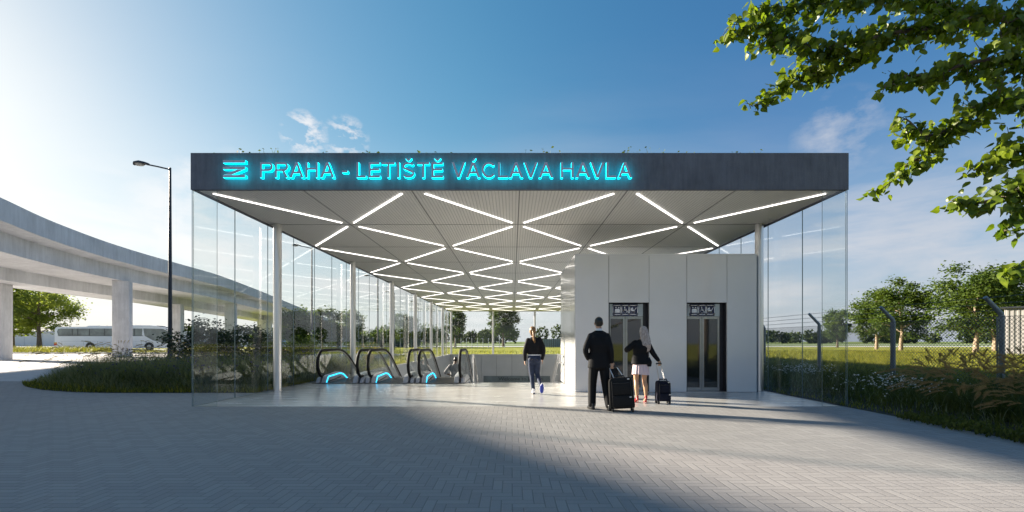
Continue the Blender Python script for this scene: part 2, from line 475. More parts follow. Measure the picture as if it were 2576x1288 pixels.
# ------------------------------------------------------------------ station sign
def text_mesh(s, size, depth, bold=0.):
    cu = bpy.data.curves.new('txt', 'FONT'); cu.body = s; cu.size = size; cu.extrude = depth / 2; cu.offset = bold; cu.resolution_u = 5
    o = bpy.data.objects.new('txt', cu); COL.objects.link(o)
    dg = bpy.context.evaluated_depsgraph_get()
    me = bpy.data.meshes.new_from_object(o.evaluated_get(dg)); bpy.data.objects.remove(o); bpy.data.curves.remove(cu)
    return me
def islands(me):
    n = len(me.vertices); par = list(range(n))
    def f(i):
        while par[i] != i: par[i] = par[par[i]]; i = par[i]
        return i
    bm = bmesh.new(); bm.from_mesh(me); bmesh.ops.remove_doubles(bm, verts=bm.verts, dist=1e-5); bm.to_mesh(me); bm.free()
    n = len(me.vertices); par = list(range(n))
    for e in me.edges: par[f(e.vertices[0])] = f(e.vertices[1])
    gs = {}
    for i in range(n): gs.setdefault(f(i), []).append(i)
    L = [[min(me.vertices[i].co.x for i in v), max(me.vertices[i].co.x for i in v), set(v)] for v in gs.values()]
    L.sort(key=lambda q: q[0] - q[1])
    out = []
    for a in L:
        for b in out:
            if a[0] >= b[0] - 1e-4 and a[1] <= b[1] + 1e-4: b[2] |= a[2]; break
        else: out.append(a)
    out.sort(key=lambda q: q[0]); return out
sign = thing('station_sign', 'cyan backlit raised letters and emblem spelling the station name on the concrete fascia', 'sign', (-5.9, D0 - .02, 4.69))
DEP = .085; YF = -.026 - DEP       # letters stand just proud of the wall
def shape_mesh(outs, depth):
    cu = bpy.data.curves.new('g', 'CURVE'); cu.dimensions = '2D'; cu.fill_mode = 'BOTH'; cu.extrude = depth / 2
    for o in outs:
        s = cu.splines.new('POLY'); s.points.add(len(o) - 1); s.use_cyclic_u = True
        for q, (x, y) in zip(s.points, o): q.co = (x, y, 0, 1)
    o = bpy.data.objects.new('g', cu); COL.objects.link(o)
    dg = bpy.context.evaluated_depsgraph_get()
    me = bpy.data.meshes.new_from_object(o.evaluated_get(dg)); bpy.data.objects.remove(o); bpy.data.curves.remove(cu)
    return me
def ell(cx, cy, rx, ry, a0, a1, n=16): return [(cx + rx * math.cos(R(a0 + (a1 - a0) * i / n)), cy + ry * math.sin(R(a0 + (a1 - a0) * i / n))) for i in range(n + 1)]
def thick(P, t):
    P = [Vector(p) for p in P]; L, Rr = [], []
    for i, p in enumerate(P):
        dd = (P[min(i + 1, len(P) - 1)] - P[max(i - 1, 0)]).normalized(); n_ = Vector((-dd.y, dd.x)) * t / 2
        L.append(tuple(p + n_)); Rr.append(tuple(p - n_))
    return L + Rr[::-1]
def glyph(ch, w, h, t):
    acc = None
    if ch in 'ŠĚÁ': acc = ch; ch = {'Š': 'S', 'Ě': 'E', 'Á': 'A'}[ch]
    a, bb = t * 1.12, t * .56
    if ch == 'L': o = [[(0, 0), (w, 0), (w, t), (t, t), (t, h), (0, h)]]
    elif ch == 'I': o = [[(0, 0), (t, 0), (t, h), (0, h)]]
    elif ch == '-': o = [[(0, h*.32), (w, h*.32), (w, h*.32 + t), (0, h*.32 + t)]]
    elif ch == 'T': o = [[(w/2 - t/2, 0), (w/2 + t/2, 0), (w/2 + t/2, h - t), (w, h - t), (w, h), (0, h), (0, h - t), (w/2 - t/2, h - t)]]
    elif ch == 'H': m1, m2 = h*.5, h*.5 + t; o = [[(0, 0), (t, 0), (t, m1), (w - t, m1), (w - t, 0), (w, 0), (w, h), (w - t, h), (w - t, m2), (t, m2), (t, h), (0, h)]]
    elif ch == 'E': m1, m2 = h*.5 - t*.3, h*.5 + t*.7; o = [[(0, 0), (w, 0), (w, t), (t, t), (t, m1), (w*.93, m1), (w*.93, m2), (t, m2), (t, h - t), (w*.98, h - t), (w*.98, h), (0, h)]]
    elif ch == 'V': o = [[(0, h), (w/2 - bb, 0), (w/2 + bb, 0), (w, h), (w - a, h), (w/2, t*1.5), (a, h)]]
    elif ch == 'A':
        ix = lambda y: a + (w/2 - a) * y / (h - 1.5*t)
        o = [[(0, 0), (a, 0), (ix(h*.26), h*.26), (w - ix(h*.26), h*.26), (w - a, 0), (w, 0), (w/2 + bb, h), (w/2 - bb, h)], [(ix(h*.26 + t), h*.26 + t), (w/2, h - 1.5*t), (w - ix(h*.26 + t), h*.26 + t)]]
    elif ch in 'PR':
        r = h*.29; cx = w - r*1.0
        bowl = ell(cx, h - r, r, r, 90, -90, 12); hole = ell(cx, h - r, r - t, r - t, 90, -90, 12)
        if ch == 'P': o = [[(0, 0), (0, h)] + bowl + [(t, h - 2*r), (t, 0)]]
        else: o = [[(0, 0), (0, h)] + bowl[:-1] + [(cx + t*.35, h - 2*r), (w, 0), (w - a*1.05, 0), (cx - t*.75, h - 2*r), (t, h - 2*r), (t, 0)]]
        o.append([(t, h - 2*r + t), (t, h - t)] + hole)
    elif ch == 'C': o = [thick(ell(w*.52, h/2, w*.52 - t/2, h/2 - t/2 + .004, 38, 322, 26), t)]
    elif ch == 'S':
        rx = w/2 - t/2; ry = h*.27 - t/2 + .004
        P = ell(w/2, h - ry - t/2 + .004, rx, ry, 25, 215, 14) + [(w*.42, h*.535), (w*.58, h*.465)] + ell(w/2, ry + t/2 - .004, rx, ry, 35, -155, 14)
        o = [thick(P, t)]
    if acc in ('Š', 'Ě'):
        q = w/2; z = h*1.07; o.append([(q - t*.35, z), (q + t*.35, z), (q + t*1.55, z + h*.19), (q + t*.65, z + h*.19), (q, z + h*.09), (q - t*.65, z + h*.19), (q - t*1.55, z + h*.19)])
    if acc == 'Á': q = w/2; z = h*1.07; o.append([(q - t*.4, z), (q + t*.35, z), (q + t*1.35, z + h*.19), (q + t*.15, z + h*.19)])
    return o
TXT = [('P', 718, 842), ('R', 862, 990), ('A', 1003, 1138), ('H', 1158, 1276), ('A', 1298, 1434), ('-', 1508, 1562), ('L', 1647, 1738), ('E', 1765, 1874), ('T', 1893, 2016), ('I', 2040, 2060), ('Š', 2090, 2204), ('T', 2232, 2348), ('Ě', 2370, 2482),
       ('V', 2563, 2694), ('Á', 2703, 2838), ('C', 2853, 2985), ('L', 3010, 3106), ('A', 3116, 3250), ('V', 3258, 3392), ('A', 3402, 3540), ('H', 3614, 3738), ('A', 3758, 3896), ('V', 3900, 4034), ('L', 4052, 4146), ('A', 4166, 4300)]
KX = 9.38 / 1720
for ch, za, zb in TXT:
    xa = (700 + za / 2.576 - 1922) * KX; wd = (zb - za) / 2.576 * KX
    me = shape_mesh(glyph(ch, wd, .315, .044), DEP)
    me.transform(Matrix(((1, 0, 0, xa + 5.9), (0, 0, -1, -.026 - DEP / 2), (0, 1, 0, -.004), (0, 0, 0, 1))))
    me.materials.clear(); me.materials.append(MATS['letter_face']); me.materials.append(MATS['cyan_glow'])
    for p in me.polygons: p.material_index = 0 if p.normal.y < -.9 else 1
    link('letter', me, sign)
def raised(outlines, name):
    b = MB()
    for o in outlines:
        k = len(b.f); b.prism(o, -.026, YF, 'y')
        for i in range(k, len(b.f)): b.mi[i] = 0 if i == k + 1 else 1
    b.build(name, ['letter_face', 'cyan_glow'], sign)
lw, lh = .455, .352
s_ = lambda u, v: (u * lw, v * lh)
raised([[s_(0, .84), s_(1, .84), s_(1, 1), s_(0, 1)]], 'emblem_bar')
raised([[s_(0, .47), s_(1, .47), s_(1, .40 + .22), s_(0, .62)]], 'emblem_bar')
raised([[s_(.68, .47), s_(1, .47), s_(.36, .15), s_(.36, .15), s_(.0, .15), s_(.0, .15), s_(.04, .15)]][:0] + [[s_(.62, .465), s_(.98, .465), s_(.40, .155), s_(.04, .155)]], 'emblem_stroke')
raised([[s_(0, 0), s_(1, 0), s_(1, .15), s_(0, .15)]], 'emblem_bar')

# ------------------------------------------------------------------ stairwell
well = thing('stairwell', 'sunken stairwell lined with grey panels below the pavilion floor', 'stairwell', (0, WY1, 0))
def wl(mb, nm, mt='well_panel'): mb.v = [(x, y - WY1, zz) for x, y, zz in mb.v]; return mb.build(nm, mt, well)
b = MB()
npan = 8
for k in range(npan):
    a0 = WX0 + (WX1 - WX0) * k / npan + .012; a1 = WX0 + (WX1 - WX0) * (k + 1) / npan - .012
    b.box(a0, a1, WY1 - .04, WY1 + .2, -9, -.002)
wl(b, 'rear_wall')
b = MB(); b.box(WX0 - .4, WX1 + .4, WY1 + .21, WY1 + .4, -9, -.003); wl(b, 'wall_backing', 'joint_dark')
for nm, x0, x1 in (('side_wall', WX0 - .25, WX0), ('side_wall', WX1, WX1 + .25)):
    b = MB()
    for k in range(12):
        y0 = WY0 + (WY1 - WY0) * k / 12 + .012; y1 = WY0 + (WY1 - WY0) * (k + 1) / 12 - .012
        b.box(x0, x1, y0, y1, -9, -.002)
    wl(b, nm)
b = MB(); b.box(WX0, WX1, 30, WY1 - .05, -9.2, -9); wl(b, 'lower_floor', 'polished_floor')
b = MB(); b.box(WX0, LX0 - .002, WY0 - .02, WY0, -.4, -.002); wl(b, 'floor_edge')
# stairs
st = thing('staircase', 'concrete stairs going down between the escalators and the white lift block', 'stairs', (0, WY0, 0))
b = MB()
for k in range(26): b.box(-1.15, 1.60, .02 + k * .31, .02 + (k + 1) * .31, -.16 * (k + 1) - .35, -.16 * (k + 1))
b.build('steps', 'polished_floor', st)
def rail(name, label, x, wall):
    r = thing(name, label, 'handrail', (x, WY0, 0))
    sl = -.16 / .31
    b = MB()
    for zz in (.92, .66):
        b.tube([(0, -.25, zz), (0, .15, zz), (0, 7.5, zz + sl * 7.35)], .024, 10)
    b.tube([(0, -.25, .92), (0, -.25, .66)], .024, 10)
    b.build('rail_bar', 'satin_steel', r, True)
    for k in range(5):
        y = .05 + k * 1.6; zt = .92 + sl * max(0, y - .15)
        b = MB()
        if wall: b.tube([(0, y, zt), (.13, y, zt), (.16, y, zt)], .014, 8); b.tube([(0, y, zt - .26), (.16, y, zt - .26)], .014, 8)
        else: b.cyl(0, y, zt - .92, zt, .022, n=10)
        b.build('bracket' if wall else 'baluster', 'satin_steel', r, True)
rail('stair_handrail', 'double steel stair handrail fixed beside the white lift block', LX0 - .17, True)
rail('stair_handrail', 'steel stair handrail standing next to the escalator with the rider', -1.28, False)
# welcome board on the far wall
wb = thing('welcome_sign', 'long dark welcome board low on the rear stairwell wall', 'sign', (-.1, WY1 - .045, -2.9))
b = MB(); b.box(-2.9, 4.02, -.06, 0, 0, .66); b.build('board', 'welcome_board', wb)
me = text_mesh('Welcome to Prague', .50, .012); isl = islands(me)
x0 = min(v.co.x for v in me.vertices); x1 = max(v.co.x for v in me.vertices); kx = 4.6 / (x1 - x0)
words_, last = [], None
for q in isl:
    if last is None or q[0] - last > .11: words_.append(set())
    words_[-1] |= q[2]; last = q[1] if last is None else max(last, q[1])
for ws in words_:
    vi = sorted(ws); mp = {v: i for i, v in enumerate(vi)}
    k = MB().add([((me.vertices[i].co.x - x0) * kx - 1.35, -.07 - me.vertices[i].co.z, me.vertices[i].co.y + .19) for i in vi], [[mp[i] for i in p.vertices] for p in me.polygons if p.vertices[0] in ws])
    k.build('word', 'welcome_text', wb)

# ------------------------------------------------------------------ lift block
lift = thing('lift_block', 'white glossy panelled lift block with two glass lift doors under blue pictogram signs', 'lift', (LX0, LY0, 0))
def ll(mb): mb.v = [(x - LX0, y - LY0, zz) for x, y, zz in mb.v]; return mb
LT = 3.62; DT = 2.379
jx = [LX0, 2.553, 3.62, 4.62, 5.685, LX1]; gp = .006
b = MB()
b.box(LX0 + .05, jx[1] - .02, LY0 + .06, LY1 - .05, .005, LT - .03); b.box(jx[2] + .02, jx[3] - .02, LY0 + .06, LY1 - .05, .005, LT - .03); b.box(jx[4] + .02, LX1 - .05, LY0 + .06, LY1 - .05, .005, LT - .03)
for a0, a1 in ((1, 2), (3, 4)): b.box(jx[a0] - .02, jx[a1] + .02, LY0 + .06, LY1 - .05, DT + .02, LT - .03); b.box(jx[a0] - .02, jx[a1] + .02, LY0 + 1.9, LY1 - .05, .005, DT + .02)
ll(b).build('core', 'joint_dark', lift)
for i in range(5):
    z0 = DT if i in (1, 3) else .012
    b = MB(); b.box(jx[i] + gp, jx[i + 1] - gp, LY0, LY0 + .055, z0, LT); ll(b).build('wall_panel', 'white_panel', lift)
ys = [LY0 + .002, LY0 + .95, LY0 + 2.3, LY1]
for i in range(3):
    for xa, xb in ((LX0 + .0, LX0 + .045), (LX1 - .045, LX1)):
        b = MB(); b.box(xa - (.002 if xa < 3 else -.002), xb, ys[i] + (gp if i else .058), ys[i + 1] - gp, .012, LT); ll(b).build('wall_panel', 'white_panel', lift)
b = MB(); b.box(LX0 + .06, LX1 - .06, LY1 - .045, LY1, .012, LT); ll(b).build('wall_panel', 'white_panel', lift)
b = MB(); b.box(LX0 + .004, LX1 - .004, LY0 + .004, LY1 - .004, LT + .002, LT + .05); ll(b).build('top_cap', 'white_panel', lift)

def flat_tube(b, pts, w, y):   # a stroke lying on the sign plane
    for (x0, z0), (x1, z1) in zip(pts[:-1], pts[1:]):
        d = Vector((x1 - x0, z1 - z0)); L = d.length
        if L < 1e-6: continue
        d /= L; n_ = Vector((-d.y, d.x)) * w / 2; e = d * w * .3
        b.prism([(x0 - n_.x - e.x, z0 - n_.y - e.y), (x1 - n_.x + e.x, z1 - n_.y + e.y), (x1 + n_.x + e.x, z1 + n_.y + e.y), (x0 + n_.x - e.x, z0 + n_.y - e.y)], y, y - .004, 'y')
def arc(cx, cz, r, a0, a1, n=14): return [(cx + r * math.cos(R(a0 + (a1 - a0) * i / n)), cz + r * math.sin(R(a0 + (a1 - a0) * i / n))) for i in range(n + 1)]
def rrect(cx, cz, h, r):
    o = []
    for sx_, sz_, a in ((1, 1, 0), (-1, 1, 90), (-1, -1, 180), (1, -1, 270)):
        o += arc(cx + sx_ * (h - r), cz + sz_ * (h - r), r, a, a + 90, 5)
    return o + [o[0]]
def picto(parent, cx, cz, s, kind, y):
    b = MB(); flat_tube(b, rrect(cx, cz, s, s * .3), s * .13, y)
    w = s * .15
    if kind == 'lift':
        b.prism([(cx - .55*s, cz - .62*s), (cx + .55*s, cz - .62*s), (cx + .55*s, cz + .1*s), (cx + .35*s, cz + .25*s), (cx - .35*s, cz + .25*s), (cx - .55*s, cz + .1*s)], y, y - .003, 'y')
        for q in (-1, 1):
            zc = cz + .52 * s; xq = cx + q * .3 * s
            b.prism([(xq - .22*s, zc - q * .12*s), (xq, zc + q * .16*s), (xq + .22*s, zc - q * .12*s)], y, y - .004, 'y')
    elif kind == 'chair':
        b.disc((cx - .12*s, cz + .60*s), .13*s, 'y', y, y - .004, 12)
        flat_tube(b, [(cx - .12*s, cz + .38*s), (cx - .08*s, cz - .12*s), (cx + .30*s, cz - .12*s), (cx + .52*s, cz - .55*s), (cx + .66*s, cz - .50*s)], w, y)
        flat_tube(b, [(cx - .1*s, cz + .14*s), (cx + .28*s, cz + .14*s)], w * .8, y)
        flat_tube(b, arc(cx - .02*s, cz - .28*s, .38*s, 120, 330), w * .8, y)
    else:
        b.prism([(cx - .02*s, cz + .02*s)] + arc(cx - .02*s, cz + .02*s, .56*s, 95, 180), y, y - .0036, 'y')
        b.prism([(cx - .58*s, cz + .0*s), (cx + .4*s, cz + .0*s), (cx + .25*s, cz - .26*s), (cx - .4*s, cz - .26*s)], y, y - .0044, 'y')
        flat_tube(b, [(cx + .34*s, cz - .05*s), (cx + .68*s, cz + .5*s)], w * .8, y)
        for q in (-.3, .24): flat_tube(b, arc(cx + q * s, cz - .48 * s, .15 * s, 0, 360), w * .7, y)
    b.build('pictogram', 'sign_white', parent)
for i in (1, 3):
    xa, xb = jx[i] + gp, jx[i + 1] - gp; w = xb - xa; dy = LY0 + .20
    door = MB()
    door.box(xa - .01, xa + .03, LY0 + .06, dy + .08, .006, DT); door.box(xb - .10, xb + .012, dy - .0, dy + .5, .006, DT); door.box(xb - .004, xb + .012, LY0 + .06, dy, .006, DT)
    d_ = ll(door).build('lift_door', 'dark_frame', lift)
    b = MB(); b.box(xa + .03, xb - .10, dy, dy + .06, DT - .355, DT - .02); ll(b).build('transom', 'transom', d_)
    mid = xa + w * .455
    for x0, x1 in ((xa + .03, mid - .005), (mid + .005, xb - .10)):
        b = MB(); yb = dy + .01; fw = .055
        b.box(x0, x0 + fw, yb, yb + .05, .02, DT - .36); b.box(x1 - fw, x1, yb, yb + .05, .02, DT - .36)
        b.box(x0 + fw, x1 - fw, yb + .002, yb + .048, DT - .36 - fw * 1.2, DT - .36); b.box(x0 + fw, x1 - fw, yb + .002, yb + .048, .02, .02 + fw * 1.6)
        lf = ll(b).build('door_leaf', 'door_frame', d_)
        b = MB(); b.box(x0 + fw, x1 - fw, yb + .016, yb + .034, .02 + fw * 1.6, DT - .36 - fw * 1.2); ll(b).build('door_glass', 'dark_glass', lf)
    b = MB(); b.box(xa - .01, xb + .01, LY0 + .003, dy + .3, .0045, .0125); ll(b).build('door_sill', 'satin_steel', d_)
    sx0 = xa + w * .135; sx1 = xa + w * .765; sz0 = DT - .345; sz1 = DT - .022
    b = MB(); b.box(sx0, sx1, dy - .02, dy - .002, sz0, sz1); sg = ll(b).build('pictogram_sign', 'navy_sign', lift)
    for q, kd in enumerate(('lift', 'chair', 'pram')):
        picto(sg, sx0 + (sx1 - sx0) * (.18 + .32 * q) - LX0, (sz0 + sz1) / 2, (sz1 - sz0) * .37, kd, dy - .0205 - LY0)

# ------------------------------------------------------------------ escalators
EY = 14.55
def escalator(label, x0, x1):
    e = thing('escalator', label, 'escalator', (x0, EY, 0), 0, 'escalators going down into the station')
    w = x1 - x0
    sl = math.tan(R(30)); YT = 2.35       # incline begins
    def zline(y, z): return z if y < YT else z - (y - YT) * sl
    END = 9.5
    for xs_, sg_ in ((0., 1), (w, -1)):
        # handrail loop
        pts = []
        top, bot = 1.06, .20; rr = (top - bot) / 2; yc = .42 + .05
        for i in range(17):
            a = R(-75 - 195 * i / 16) if False else R(285 - 195 * i / 16)
            pts.append((0, yc + rr * .98 * math.cos(a) , (top + bot) / 2 + rr * math.sin(a)))
        pts += [(0, 1.0, top), (0, 1.7, top)]
        for i in range(1, 7):
            t_ = i / 6; pts.append((0, 1.7 + t_ * 1.3, top - .5 * sl * 1.3 * t_ * t_))
        zl = pts[-1][2]; yl = pts[-1][1]
        pts.append((0, END, zl - (END - yl) * sl))
        b = MB(); b.tube([(xs_, y, z_) for _, y, z_ in pts], .047, 10, True, 1.0)
        b.build('handrail', 'handrail_rubber', e, True)
        b = MB(); b.tube([(xs_ + sg_ * .0, y * .985 + .012, z_ - .046 if z_ > .62 and y > .47 else z_ + 0.0) for _, y, z_ in pts[12:]], .020, 6)
        b.build('rail_track', 'satin_steel', e, True)
        # balustrade glass
        prof = [(y, z_) for _, y, z_ in pts[2:]]
        prof = [(max(y, .12), z_) for y, z_ in prof] + [(END, zl - (END - yl) * sl - .8), (YT + .6, -.25), (YT, .12), (.35, .16)]
        b = MB(); b.prism(prof, xs_ - .006, xs_ + .006, 'x'); b.build('balustrade', 'rail_glass', e)
        # newel skirt fairing with light line
        ix0 = xs_ + sg_ * .05; ix1 = xs_ + sg_ * .20
        fp = [(.18, .0), (.32, .20), (.48, .255), (1.35, .31), (1.75, .25), (2.1, .12), (2.6, -.12), (END, -.12 - (END - 2.6) * sl), (END, -.6 - (END - 2.6) * sl), (2.4, -.5), (2.0, .0)]
        b = MB(); b.prism(fp, min(ix0, ix1), max(ix0, ix1), 'x'); sk = b.build('skirt', 'escalator_plastic', e, False, .02)
        lp = [(.24, .015), (.40, .205), (1.40, .25), (1.72, .20), (2.2, -.02)]
        xf = ix1 + sg_ * .004
        if sg_ > 0:
            b = MB(); b.tube([(xf, y, z_) for y, z_ in lp], .016, 6); b.build('light_line', 'cyan_led', sk)
        b = MB(); b.prism([(.30, .05), (1.45, .14), (1.5, .11), (.36, .02)], xf - .006, xf + .004, 'x'); b.build('brush_strip', 'joint_dark', sk)
        ox = xs_ - sg_ * .14
        b = MB(); b.prism([(.20, .0), (.34, .17), (1.3, .22), (2.1, .05), (2.5, -.2), (2.0, -.1)], min(ox, xs_ - sg_ * .02), max(ox, xs_ - sg_ * .02), 'x'); b.build('outer_deck', 'escalator_plastic', e, False, .015)
    b = MB(); b.box(-.16, w + .16, 0, 2.2, .006, .02)
    for k in range(int((w - .44) / .03)): b.box(.22 + k * .03, .234 + k * .03, .08, 2.2, .02, .026)
    b.build('landing_plate', 'comb_metal', e)
    b = MB()
    for k in range(16):
        y = 2.2 + .40 * k; z_ = -max(0, (k - 1)) * .40 * sl
        b.box(.22, w - .22, y, y + .40, z_ - .3, z_ + .0)
    b.build('steps', 'comb_metal', e)
    b = MB(); b.prism([(2.2, -.32), (END, -.4 - (END - 2.6) * sl), (END, -1.4 - (END - 2.6) * sl), (2.2, -1.3)], -.15, w + .15, 'x'); b.build('truss', 'well_panel', e)
    return e
escalator('escalator nearest the glass side wall, with a single handrail loop on its outer side', -6.2, -4.94)
escalator('middle of the three escalators, empty, between two pairs of handrail loops', -4.60, -3.32)
escalator('escalator carrying the man in grey, next to the stairs', -2.98, -1.68)
# ------------------------------------------------------------------ viaduct
vpts = [(-12.5, 3.5), (-16.3, 8.4), (-19.9, 12.3), (-22.7, 15.7), (-25.2, 19.7), (-27.0, 24.2), (-28.7, 27.9), (-30.0, 31.6), (-31.1, 35.4), (-32.0, 40.0), (-32.8, 46.2), (-33.5, 51.6), (-34.9, 57.4), (-38.5, 71), (-45.4, 95), (-54, 126), (-82, 228), (-96, 280)]
def catmull(P, per=5):
    P = [Vector(p) for p in P]; o = []
    for i in range(len(P) - 1):
        a, b, c, d = P[max(i-1, 0)], P[i], P[i+1], P[min(i+2, len(P)-1)]
        for k in range(per):
            t = k / per
            o.append(.5 * ((2*b) + (c - a)*t + (2*a - 5*b + 4*c - d)*t*t + (3*b - a - 3*c + d)*t**3))
    return o + [P[-1]]
vp = catmull(vpts)
# smooth twice
for _ in range(3): vp = [vp[0]] + [(vp[i-1] + 2*vp[i] + vp[i+1]) / 4 for i in range(1, len(vp)-1)] + [vp[-1]]
def vnorm(i):
    d = (vp[min(i+1, len(vp)-1)] - vp[max(i-1, 0)]).normalized(); return Vector((-d.y, d.x))
via = thing('viaduct', 'curved concrete road viaduct on rectangular piers crossing behind the coach', 'viaduct', (vp[30].x, vp[30].y, 0))
VO = Vector((vp[30].x, vp[30].y))
def sweep(prof, name, mt):
    vs, fs = [], []; n = len(prof)
    for i, p in enumerate(vp):
        q = vnorm(i)
        for s, z in prof: vs.append((p.x + q.x*s - VO.x, p.y + q.y*s - VO.y, z))
    for i in range(len(vp) - 1):
        for k in range(n): fs.append((i*n+k, i*n+(k+1) % n, (i+1)*n+(k+1) % n, (i+1)*n+k))
    fs += [tuple(range(n-1, -1, -1)), tuple((len(vp)-1)*n+k for k in range(n))]
    o = MB().add(vs, fs).build(name, mt, via, True); return o
sweep([(0, 8.95), (0, 7.74), (.35, 7.74), (.35, 8.95)], 'parapet', 'viaduct_concrete')
sweep([(9.35, 8.95), (9.35, 7.74), (9.7, 7.74), (9.7, 8.95)], 'parapet', 'viaduct_concrete')
sweep([(.06, 7.735), (1.2, 7.64), (1.2, 6.5), (5.1, 6.5), (5.1, 5.62), (8.4, 5.62), (8.4, 7.64), (9.6, 7.735), (9.6, 7.95), (.36, 7.95), (.36, 7.738)], 'deck', 'viaduct_concrete')
def pier(x, y, w, d, zt, rz):
    b = MB(); b.box(-w/2, w/2, -d/2, d/2, -.2, zt - .06); b.box(-w/2 - .0, w/2 + .0, -d/2, d/2, zt - .059, zt)
    o = b.build('pier', 'pier_concrete', via, False, .05); o.location = (x - VO.x, y - VO.y, 0); o.rotation_euler = (0, 0, rz)
pier(-33.4, 39.3, 1.15, 1.1, 6.5, R(28))
pier(-38.3, 33.9, 1.5, 1.3, 5.62, R(24))
pier(-38.7, 53.0, 1.0, 1.0, 5.62, R(14))
pier(-38.9, 63.4, 1.25, 1.2, 6.5, R(18))
pier(-49.6, 91, 1.5, 1.4, 5.62, R(16))
pier(-59, 128, 1.5, 1.4, 5.62, R(16))
pier(-49, 92, 1.3, 1.2, 6.5, R(16))
pier(-27.8, 20.6, 1.4, 1.3, 6.5, R(35))

# ------------------------------------------------------------------ coach
plain('coach_white', (.86, .865, .87), .25, 0, .03, .8, coat=.4)
plain('coach_window', (.17, .20, .18), .06, 0, .45, .7, spec=.9)
plain('rubber', (.02, .02, .02), .7, 0, .2, 10)
plain('alloy', (.5, .5, .5), .35, .9)
plain('tail_red', (.6, .02, .015), .3); plain('tail_amber', (.75, .38, .03), .3)
plain('black_trim', (.02, .02, .022), .4)
def wheel(parent, x, y, r, w, side=-1):
    b = MB(); b.prism([(x + r*math.cos(2*math.pi*k/28), r + r*math.sin(2*math.pi*k/28)) for k in range(28)], y - w/2, y + w/2, 'y')
    o = b.build('wheel', 'rubber', parent, True)
    b = MB(); b.prism([(x + r*.62*math.cos(2*math.pi*k/24), r + r*.62*math.sin(2*math.pi*k/24)) for k in range(24)], y + side*(w/2 + .004), y + side*(w/2 - .05), 'y')
    for k in range(6):
        a = k * math.pi / 3
        b.disc((x + r*.42*math.cos(a), r + r*.42*math.sin(a)), r*.07, 'y', y + side*(w/2 + .02), y + side*(w/2), 8)
    b.disc((x, r), r*.2, 'y', y + side*(w/2 + .05), y + side*(w/2), 14)
    b.build('rim', 'alloy', o, True)
CL = 16.9
coach = thing('coach', 'white touring coach parked on the road beneath the viaduct', 'coach', (W(136.5, 859, 67).x, 67, .005))
prof = [(.12, .34), (.02, 1.0), (.03, 2.9), (.12, 3.32), (.4, 3.45), (4.6, 3.50), (5, 3.58), (8.3, 3.60), (9, 3.52), (10.8, 3.53), (11.3, 3.72), (14.0, 3.70), (15.3, 3.55), (16.2, 3.25), (16.55, 2.9), (16.8, 1.7), (16.9, 1.0), (16.8, .34)]
b = MB(); b.prism(prof, 0, 2.5, 'y'); b.build('body', 'coach_white', coach, False, .06)
win = [(.55, 2.25), (.42, 2.75), (.55, 3.14), (1.0, 3.22), (12.9, 3.22), (12.8, 2.2), (.75, 2.16)]
b = MB(); b.prism(win, -.012, .03, 'y'); b.build('side_window', 'coach_window', coach)
b = MB(); b.prism([(13.0, 3.22), (15.9, 3.16), (16.52, 2.85), (16.83, 1.45), (16.84, 1.06), (16.2, 1.02), (14.4, 1.5), (13.2, 2.15)], -.014, .03, 'y'); b.build('driver_window', 'coach_window', coach)
for x in (2.6, 3.4, 5.1, 7.3, 9.5, 11.7):
    b = MB(); b.box(x, x + .09, -.02, -.012, 2.17, 3.22); b.build('window_pillar', 'black_trim', coach)
b = MB(); b.box(.5, 13, -.018, -.012, 2.12, 2.19); b.build('window_sill', 'black_trim', coach)
for x in (1.1, 4.3, 6.3, 8.7, 11.0, 12.7):
    b = MB(); b.box(x, x + .02, -.004, .001, .4, 1.36); b.build('panel_seam', 'black_trim', coach)
b = MB(); b.box(.8, 13.4, -.005, .001, 1.36, 1.375); b.build('panel_seam', 'black_trim', coach)
for x in (5.25, 13.85):
    b = MB(); b.prism(arc(x, .5, .72, 0, 180, 16), -.008, .02, 'y'); b.build('wheel_arch', 'black_trim', coach)
    wheel(coach, x, .14, .52, .3)
b = MB(); b.box(-.03, .40, -.016, .2, 1.02, 1.2); b.build('tail_light', 'tail_amber', coach)
b = MB(); b.box(-.03, .40, -.016, .2, .76, 1.01); b.build('tail_light', 'tail_red', coach)
b = MB(); b.tube([(14.9, .1, 3.6), (16.0, .05, 3.52), (16.9, 0, 3.2), (17.15, -.05, 2.9)], [.05, .06, .07, .06], 8); b.box(17.0, 17.25, -.14, .06, 2.3, 2.95); b.build('wing_mirror', 'black_trim', coach, True)
b = MB(); b.box(4.3, 6.0, .6, 1.9, 3.52, 3.66); b.build('roof_vent', 'coach_white', coach, False, .04)

